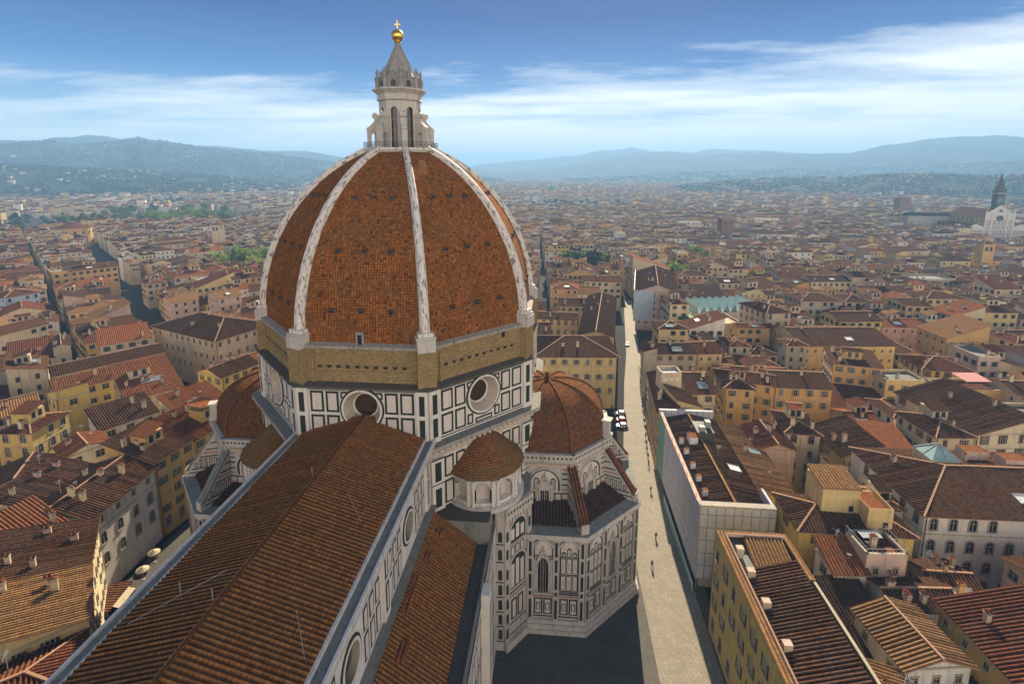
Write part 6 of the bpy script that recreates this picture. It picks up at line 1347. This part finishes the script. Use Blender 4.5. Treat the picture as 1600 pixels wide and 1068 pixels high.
# woods on the slopes and scattered through the outskirts: far too many to count
ico = [(0, 0, 1), (.894, 0, .447), (.276, .851, .447), (-.724, .526, .447), (-.724, -.526, .447), (.276, -.851, .447), (0, 0, -.4)]
icf = [(0, 1, 2), (0, 2, 3), (0, 3, 4), (0, 4, 5), (0, 5, 1), (6, 2, 1), (6, 3, 2), (6, 4, 3), (6, 5, 4), (6, 1, 5)]
P_, S_ = [], []
for hd, cnt, smin, smax in ((HILLS[2], 6500, 4, 8), (HILLS[6], 6000, 4, 8), (HILLS[0], 8000, 6, 12), (HILLS[5], 3500, 7, 13)):
    az = rng.uniform(hd[2][0][0], hd[2][-1][0], cnt); rad = rng.uniform(.70, 1.02, cnt); z = hill_z(hd, az, rad); D = hd[1]; cl = vnoise(np.radians(az) * 60, rad * 30, 3) > -.35; sel = cl & (z > .5)
    P_.append(np.stack([np.sin(np.radians(az)) * rad * D, np.cos(np.radians(az)) * rad * D, z + 1], 1)[sel]); S_.append(rng.uniform(smin, smax, sel.sum()))
cnt = 5200; rr = np.sqrt(rng.uniform(700 ** 2, 3200 ** 2, cnt)); az = rng.uniform(R_(-54), R_(46), cnt); x, y = rr * np.sin(az), rr * np.cos(az); sel = (np.sin(x * .0061 + 1.3) * np.cos(y * .0048 + .4) > .55) | ((rng.random(cnt) < .28) & (rr > 950))
P_.append(np.stack([x, y, np.full(cnt, 3.)], 1)[sel]); S_.append(rng.uniform(4.0, 8, sel.sum()))
P_ = np.concatenate(P_); S_ = np.concatenate(S_); n = len(P_); iv = np.array(ico); V = P_[:, None, :] + iv[None] * S_[:, None, None] * rng.uniform(.65, 1.3, (n, 7, 1)); Fi = (np.array(icf)[None] + (np.arange(n) * 7)[:, None, None]).reshape(-1, 3)
me = bpy.data.meshes.new('woodland'); me.from_pydata(V.reshape(-1, 3).tolist(), [], Fi.tolist()); me.materials.append(MATS['wood_far']); o = bpy.data.objects.new('woodland', me); COL.objects.link(o); tag(o, 'scattered woods and tree clumps on the hazy slopes and outskirts', 'woods', kind='stuff')

# ------------------------------------------------------------------ far landmarks
ch = tag(empty('church', (514, 640, 0)), 'gothic church with a striped marble front and dark pointed bell tower at right', 'church')
m = MB(); F = Face((486, 640), (538, 640), 0); og = (512, 640, 0)
m.poly([F(0, 0), F(52, 0), F(52, 17), F(45, 22.5), F(37.5, 19), F(37.5, 34), F(26, 44), F(14.5, 34), F(14.5, 19), F(7, 22.5), F(0, 17)], 'marble_white')
for q in ((14.5, 34, 26, 44), (26, 44, 37.5, 34), (0, 17, 7, 22.5), (45, 22.5, 52, 17)): m.beam(F(q[0], q[1], .2), F(q[2], q[3], .2), .7, .7, 'marble_white')
for u in (.5, 14.5, 26 - 6.5, 26 + 6.5, 37.5, 51.5): m.box(486 + u - .8, 486 + u + .8, 639.2, 640, 0, 36 if 10 < u < 40 else 18, 'marble_white'); m.lathe([(.8, 36 if 10 < u < 40 else 18), (0, 40 if 10 < u < 40 else 21)], 4, 'marble_white', (486 + u, 639.6))
for i in range(16):
    u0 = 1.5 + i * 3.1
    for z0 in (1, 6, 11): panel(m, F, u0, u0 + 2.4, z0, z0 + 4.2, .3)
for i in range(6):
    for z0 in (17, 22.5): panel(m, F, 15.5 + i * 3.6, 18.4 + i * 3.6, z0, z0 + 4.6, .3)
m.poly([F(26 + 3.2 * math.cos(6.283 * i / 20), 29.6 + 3.2 * math.sin(6.283 * i / 20), .3) for i in range(20)], 'stone_dark'); m.poly([F(26 + 1.6 * math.cos(6.283 * i / 16), 38 + 1.6 * math.sin(6.283 * i / 16), .3) for i in range(16)], 'stone_dark')
for u in (9, 26, 43): arch_fill(m, F, u, 1.8, 0, 5, .3, 'stone_dark', True); arch_ring(m, F, u, 1.8, 0, 5, .8, .4, 'marble_white', True)
ch.scale = (1.3, .62, 1.0); m.build('facade', ch, og)
m = MB(); m.box(501, 523, 640.3, 735, 0, 30, 'wall_ochre'); m.box(487, 501, 640.3, 728, 0, 15, 'wall_beige'); m.box(523, 537, 640.3, 728, 0, 15, 'wall_beige'); m.box(462, 500, 728, 745, 0, 27, 'wall_grey'); m.box(523, 560, 728, 745, 0, 27, 'wall_grey'); nave = m.build('nave', ch, og)
for i in range(7):
    for xx, z1 in ((487, 15), (501, 30)):
        m = MB(); y0 = 645 + i * 11.5; G = Face((xx, y0 + 11.5), (xx, y0), 0)
        if xx == 487: m.poly([G(0, 15), G(11.5, 15), G(5.75, 21.5)], 'wall_ochre'); m.poly([(487, y0, 15), (487, y0 + 5.75, 21.5), (501, y0 + 5.75, 21.5), (501, y0, 15)], 'roof_brown_flat'); m.poly([(487, y0 + 11.5, 15), (487, y0 + 5.75, 21.5), (501, y0 + 5.75, 21.5), (501, y0 + 11.5, 15)], 'roof_brown_flat'); m.build('side_gable', nave, og)
        else: arch_fill(m, G, 5.75, .9, 22.5, 27, .08, 'glass_dark', True); m.build('window', nave, og)
m = MB(); tile_sheet(m, [(500, 735, 30), (500, 640.3, 30), (512, 640.3, 39), (512, 735, 39)], 'roof_brown_flat', flat=True); tile_sheet(m, [(524, 640.3, 30), (524, 735, 30), (512, 735, 39), (512, 640.3, 39)], 'roof_brown_flat', flat=True)
tile_sheet(m, [(461, 727, 27), (501, 727, 27), (501, 736.5, 31), (461, 736.5, 31)], 'roof_dark_flat', flat=True); tile_sheet(m, [(501, 746, 27), (461, 746, 27), (461, 736.5, 31), (501, 736.5, 31)], 'roof_dark_flat', flat=True); m.build('roof', ch, og)
bt = MB(); T = (531, 700); bt.box(T[0] - 3.4, T[0] + 3.4, T[1] - 6, T[1] + 6, 0, 57, 'stone_dark'); bt.box(T[0] - 3.9, T[0] + 3.9, T[1] - 6.6, T[1] + 6.6, 56, 57.5, 'stone_cornice')
bt.lathe([(5.2, 57.5), (3.4, 66), (3.2, 66.5), (.3, 80), (0, 81)], 8, 'stone_dark', T, R_(22.5), R_(22.5) + 2 * math.pi); tw_ = bt.build('bell_tower', ch, og)
for z in (34, 46):
    m = MB(); G = Face((T[0] - 3.4, T[1] - 6), (T[0] + 3.4, T[1] - 6), 0)
    for u in (2.2, 4.6): arch_fill(m, G, u, .8, z, z + 5, .06, 'glass_blue', True)
    m.build('belfry_opening', tw_, og)
for dx in (-3.2, 3.2):
    for dy in (-5.6, 5.6): m = MB(); m.lathe([(.9, 57.5), (.7, 60), (0, 64)], 6, 'stone_dark', (T[0] + dx, T[1] + dy)); m.build('pinnacle', tw_, og)
def tower(x, y, s_, h, wall, label, name='tower', cat='tower', crown=True):
    o = tag(empty(name, (x, y, 0)), label, cat); m = MB(); m.box(x - s_, x + s_, y - s_, y + s_, 0, h, wall); og = (x, y, 0)
    if crown:
        for i in range(5):
            for (ax, ay) in ((-1, 0), (1, 0), (0, -1), (0, 1)):
                t_ = -s_ + s_ * 2 * (i + .5) / 5; cx_, cy_ = (x + ax * (s_ - .3), y + t_) if ax else (x + t_, y + ay * (s_ - .3)); m.box(cx_ - s_ * .12, cx_ + s_ * .12, cy_ - s_ * .12, cy_ + s_ * .12, h, h + 1.6, wall)
    m.build('wall', o, og)
    for i in range(2): G = Face((x - s_, y - s_), (x + s_, y - s_), 0); m = MB(); arch_fill(m, G, s_ * (.6 + .8 * i), .9, h - 6, h - 3.5, .06, 'glass_dark'); m.build('window', o, og)
    if not crown: make_roof(o, s_ * 2, s_ * 2, h, 'hip', 'roof_brown', False, .4, .5)
    return o
tower(190, 590, 7, 31, 'wall_ruddy', 'dark reddish medieval tower block rising from the roofs beyond the saw tooth market')
tower(-330, 470, 4, 33, 'wall_beige', 'slim beige bell tower with a small tiled cap left of the dome', 'bell_tower', 'tower', False)
tower(330, 420, 4, 30, 'wall_ochre', 'square ochre tower house with a tiled cap among the right hand roofs', 'tower', 'tower', False)
tower(620, 980, 9, 34, 'wall_ruddy', 'squat dark tower standing in front of the wooded slope at right')
for (x, y, w2, d2, h, lb) in ((150, 640, 26, 9, 22, 'long white modern block with flat roof left of the dark tower'), (262, 700, 30, 9, 21, 'long white modern block with flat roof right of the dark tower')):
    o = house(lb, 'office block', (x, y), w2, d2, -6, h, kind='flat', wall='white', roof='white_paint', near=False, win='wide', name='office_block', chim=0, maxfl=4)
rc = tag(empty('round_church', (-540, 524, 0)), 'round drum church with a low tiled cone roof among the roofs at far left', 'church'); og = (-540, 524, 0)
m = MB(); m.lathe([(17, 0), (17, 21), (17.6, 21.2), (17.6, 21.8)], 32, 'wall_ochre', (-540, 524)); m.box(-575, -545, 500, 512, 0, 12, 'wall_cream'); m.box(-535, -512, 490, 510, 0, 13, 'wall_cream'); m.build('wall', rc, og)
m = MB(); m.lathe([(18, 21.7), (3, 27), (0, 28)], 32, 'roof_red_flat', (-540, 524)); tile_sheet(m, [(-536, 489, 13), (-511, 489, 13), (-511, 500, 17), (-536, 500, 17)], 'roof_red_flat', flat=True); tile_sheet(m, [(-511, 511, 13), (-536, 511, 13), (-536, 500, 17), (-511, 500, 17)], 'roof_red_flat', flat=True); m.build('roof', rc, og)
for i in range(8): a = R_(-140 + i * 25); m = MB(); Fq = Face((-540 + 17.2 * math.cos(a - .06), 524 + 17.2 * math.sin(a - .06)), (-540 + 17.2 * math.cos(a + .06), 524 + 17.2 * math.sin(a + .06)), 0); arch_fill(m, Fq, 1, .9, 15, 17.5, .05, 'glass_dark'); m.build('window', rc, og)
sy = tag(empty('domed_temple', (-14, 1400, 0)), 'small green copper dome standing far off above the roofs right of the dome', 'temple'); og = (-14, 1400, 0)
m = MB(); m.box(-27, -1, 1385, 1415, 0, 24, 'wall_pink'); m.lathe([(9.5, 24), (9.5, 30)], 16, 'wall_pink', (-14, 1400)); m.box(-29, -23, 1383, 1388, 0, 28, 'wall_pink'); m.box(-5, 1, 1383, 1388, 0, 28, 'wall_pink'); m.build('wall', sy, og)
m = MB(); m.lathe([(10.4, 30), (10.2, 33), (8.6, 37.5), (5.5, 41), (2, 43), (1, 43.5), (1, 46), (0, 48)], 20, 'net_green', (-14, 1400)); m.build('dome', sy, og)

# ------------------------------------------------------------------ cars, people, stall
def car(x, y, rz, body, label):
    o = empty('parked_car', (x, y, .008), rz); tag(o, label, 'car', 'cars on the street'); m = MB()
    sect = [(-2.05, .45, .62, .72), (-2.0, .3, .78, .82), (-1.2, .28, .92, .86), (-.55, .28, .95, .88), (.9, .28, .95, .88), (1.7, .28, .92, .86), (2.0, .32, .85, .82), (2.06, .45, .7, .74)]
    for i in range(len(sect) - 1):
        (x0, a0, b0, w0), (x1, a1, b1, w1) = sect[i], sect[i + 1]
        m.poly([(x0, -w0, a0), (x1, -w1, a1), (x1, -w1, b1), (x0, -w0, b0)], body); m.poly([(x1, w1, a1), (x0, w0, a0), (x0, w0, b0), (x1, w1, b1)], body); m.poly([(x0, -w0, b0), (x1, -w1, b1), (x1, w1, b1), (x0, w0, b0)], body)
    for s_ in (sect[0], sect[-1]): m.poly([(s_[0], -s_[3], s_[1]), (s_[0], s_[3], s_[1]), (s_[0], s_[3], s_[2]), (s_[0], -s_[3], s_[2])], body)
    m.poly([(-.35, -.68, 1.42), (1.15, -.68, 1.42), (1.15, .68, 1.42), (-.35, .68, 1.42)], body); b_ = m.build('body', o)
    g = MB(); lo = [(-1.05, -.84, .93), (1.85, -.84, .93), (1.85, .84, .93), (-1.05, .84, .93)]; hi = [(-.35, -.68, 1.415), (1.15, -.68, 1.415), (1.15, .68, 1.415), (-.35, .68, 1.415)]
    for i in range(4): j = (i + 1) % 4; g.poly([lo[i], lo[j], hi[j], hi[i]], 'glass_dark')
    g.build('window', o)
    for sx in (-1.3, 1.3):
        for sy_ in (-.82, .82):
            q = MB(); q.lathe([(.0, -.1), (.32, -.1), (.34, 0), (.32, .1), (0, .1)], 14, 'rubber'); ob = q.build('wheel', o); ob.location = (sx, sy_, .34); ob.rotation_euler = (math.pi / 2, 0, 0)
    for sy_ in (-.55, .55): q = MB(); q.box(-2.08, -2.02, sy_ - .15, sy_ + .15, .58, .72, 'white_paint'); q.build('headlight', o)
car(23.6, 172, R_(6), 'car_white', 'white car parked farthest of the three in the shaded square'); car(23.2, 167.2, R_(4), 'red_paint', 'dark red car parked between two white cars'); car(23.1, 163, R_(3), 'car_white', 'white car parked nearest of the three in the shaded square'); car(36.0, 246, R_(80), 'black_paint', 'dark car driving along the sunlit narrow street')
def person_meshes():
    out = []
    for pose in range(3):
        st = (.28, .12, .36)[pose]; me = bpy.data.meshes.new('person_body')
        v = [(0, 0, .95), (0, 0, 1.2), (0, 0, 1.42), (0, 0, 1.52), (0, .02, 1.6), (0, .01, 1.74), (.1, 0, .9), (.11, st * .5, .5), (.11, st * .55 - .1, .08), (.11, st * .55 + .08, .04), (-.1, 0, .9), (-.11, -st * .4, .5), (-.11, -st - .05, .1), (-.11, -st + .12, .04), (.2, 0, 1.4), (.26, -.1, 1.12), (.25, .05, .88), (-.2, 0, 1.4), (-.26, .1, 1.12), (-.25, .25, .9)]
        e = [(0, 1), (1, 2), (2, 3), (3, 4), (4, 5), (0, 6), (6, 7), (7, 8), (8, 9), (0, 10), (10, 11), (11, 12), (12, 13), (2, 14), (14, 15), (15, 16), (2, 17), (17, 18), (18, 19)]
        rads = [.19, .17, .2, .07, .1, .1, .13, .09, .065, .05, .13, .09, .065, .05, .085, .065, .05, .085, .065, .05]
        me.from_pydata(v, e, []); ob = bpy.data.objects.new('t', me); COL.objects.link(ob); sk = ob.modifiers.new('s', 'SKIN'); 
        for i, r in enumerate(rads): me.skin_vertices[0].data[i].radius = (r, r * (.8 if i < 3 else 1))
        me.skin_vertices[0].data[0].use_root = True; sb = ob.modifiers.new('b', 'SUBSURF'); sb.levels = 1; sb.render_levels = 1
        dg = bpy.context.evaluated_depsgraph_get(); m2 = bpy.data.meshes.new_from_object(ob.evaluated_get(dg)); bpy.data.objects.remove(ob); out.append(m2)
    return out
PM = person_meshes()
HAIR = MB(); HAIR.lathe([(.105, 1.66), (.115, 1.72), (.09, 1.8), (0, 1.84)], 10, 'black_paint'); HAIR = mesh_only(HAIR, 'hair')
SHIRTS = ['dark', 'grey', 'pale', 'red', 'blue']; k = 0
pp = [(29.3, 140), (29.9, 144.5), (30.2, 149), (30.8, 152), (31.0, 156), (31.9, 161), (32.3, 166), (32.9, 171), (33.4, 177), (34.2, 182), (35.1, 188), (36.2, 196), (37.0, 205), (37.9, 214), (22, 182), (21, 176), (16.2, 60.5), (15.0, 58), (30.6, 151), (31.0, 154.5), (32.0, 162.5), (32.6, 168), (33.8, 180), (34.8, 185.5), (35.8, 192), (24.5, 110), (22.0, 101), (26.5, 128), (19.8, 135)]
for i, (x, y) in enumerate(pp):
    x -= 1.3 if i < 14 else 0
    c = i % 5; me = PM[i % 3].copy(); me.materials.clear(); me.materials.append(MATS['cloth_%d' % c]); me.materials.append(MATS['skin'])
    for p in me.polygons:
        if p.center[2] > 1.56 or p.center[2] < .0: p.material_index = 1
    o = tag(empty('person', (x, y, .15 if 29 < x < 40 and y < 232 else .01), rnd.random() * 6), 'person in %s clothes walking along the sunny side of the street' % SHIRTS[c] if x > 19.5 and y < 215 and i not in (14, 15) else 'person in %s clothes walking in the shaded square' % SHIRTS[c], 'person', 'people in %s clothes on foot' % SHIRTS[c]); inst(me, 'body', o, (0, 0, 0)); inst(HAIR, 'hair', o, (0, .0, 0))
ks = tag(empty('market_stall', (-86.5, 80.5, 0), R_(100)), 'market stall with a red edged roof and cream awning in the dark square', 'stall')
m = MB(); m.box(-3.5, 3.5, -1.6, 1.6, 0, 1.0, 'shutter_brown'); m.box(-3.4, 3.4, 1.3, 1.6, 1, 2.8, 'wall_cream'); m.build('counter', ks)
m = MB(); m.box(-3.8, 3.8, -1.9, 1.9, 2.8, 3.0, 'roof_red_flat', 'roof_brown_flat'); m.poly([(-2.4, -1.9, 2.95), (2.4, -1.9, 2.95), (2.4, -3.2, 2.5), (-2.4, -3.2, 2.5)], 'canvas'); m.build('awning', ks)
for x_ in (-3.6, 3.6):
    for y_ in (-1.7, 1.6): m = MB(); m.beam((x_, y_, 0), (x_, y_, 2.2 if y_ < -4 else 2.9), .1, .1, 'plain_metal'); m.build('post', ks)
for (x, y, lb) in ((-83.5, 74.5, 'cream parasol nearest the striped roof in the dark square'), (-87.8, 93, 'cream parasol in the middle of the row under the white arcades'), (-86.4, 88.2, 'cream parasol beside the market stall')):
    o = tag(empty('parasol', (x, y, 0)), lb, 'parasol', 'parasols in the square'); m = MB(); m.lathe([(1.25, 2.3), (1.25, 2.4), (.1, 3.0), (0, 3.05)], 12, 'canvas'); m.build('canopy', o); m = MB(); m.lathe([(.35, 0), (.35, .1), (.04, .12), (.04, 3.2)], 8, 'plain_metal'); m.build('pole', o)
fb = tag(empty('barrier', (28.9, 110, 0), R_(0)), 'long pale site fence standing along the foot of the scaffolding', 'fence'); m = MB(); m.box(-.05, .05, -15, 13, .1, 2.1, 'net_green', 'white_paint'); m.box(-.12, .12, -15, 13, 2.1, 2.25, 'white_paint'); m.build('panel', fb)
for i in range(9): m = MB(); m.beam((.1, -15 + i * 3.5, 0), (.1, -15 + i * 3.5, 2.3), .1, .1, 'white_paint'); m.build('post', fb)

# ------------------------------------------------------------------ morning haze
mv = bpy.data.materials.new('haze'); mv.use_nodes = True; t = mv.node_tree; t.nodes.clear(); out = N(t, 'ShaderNodeOutputMaterial'); pv = N(t, 'ShaderNodeVolumePrincipled')
pv.inputs['Color'].default_value = (0.31, 0.59, 1.0, 1); pv.inputs['Density'].default_value = 2.3e-4; pv.inputs['Anisotropy'].default_value = 0.12; t.links.new(pv.outputs[0], out.inputs['Volume'])
MATS['haze'] = mv; mb = MB(); mb.box(-15000, 15000, -800, 15500, -3, 410, 'haze'); tag(mb.build('haze'), kind='stuff')
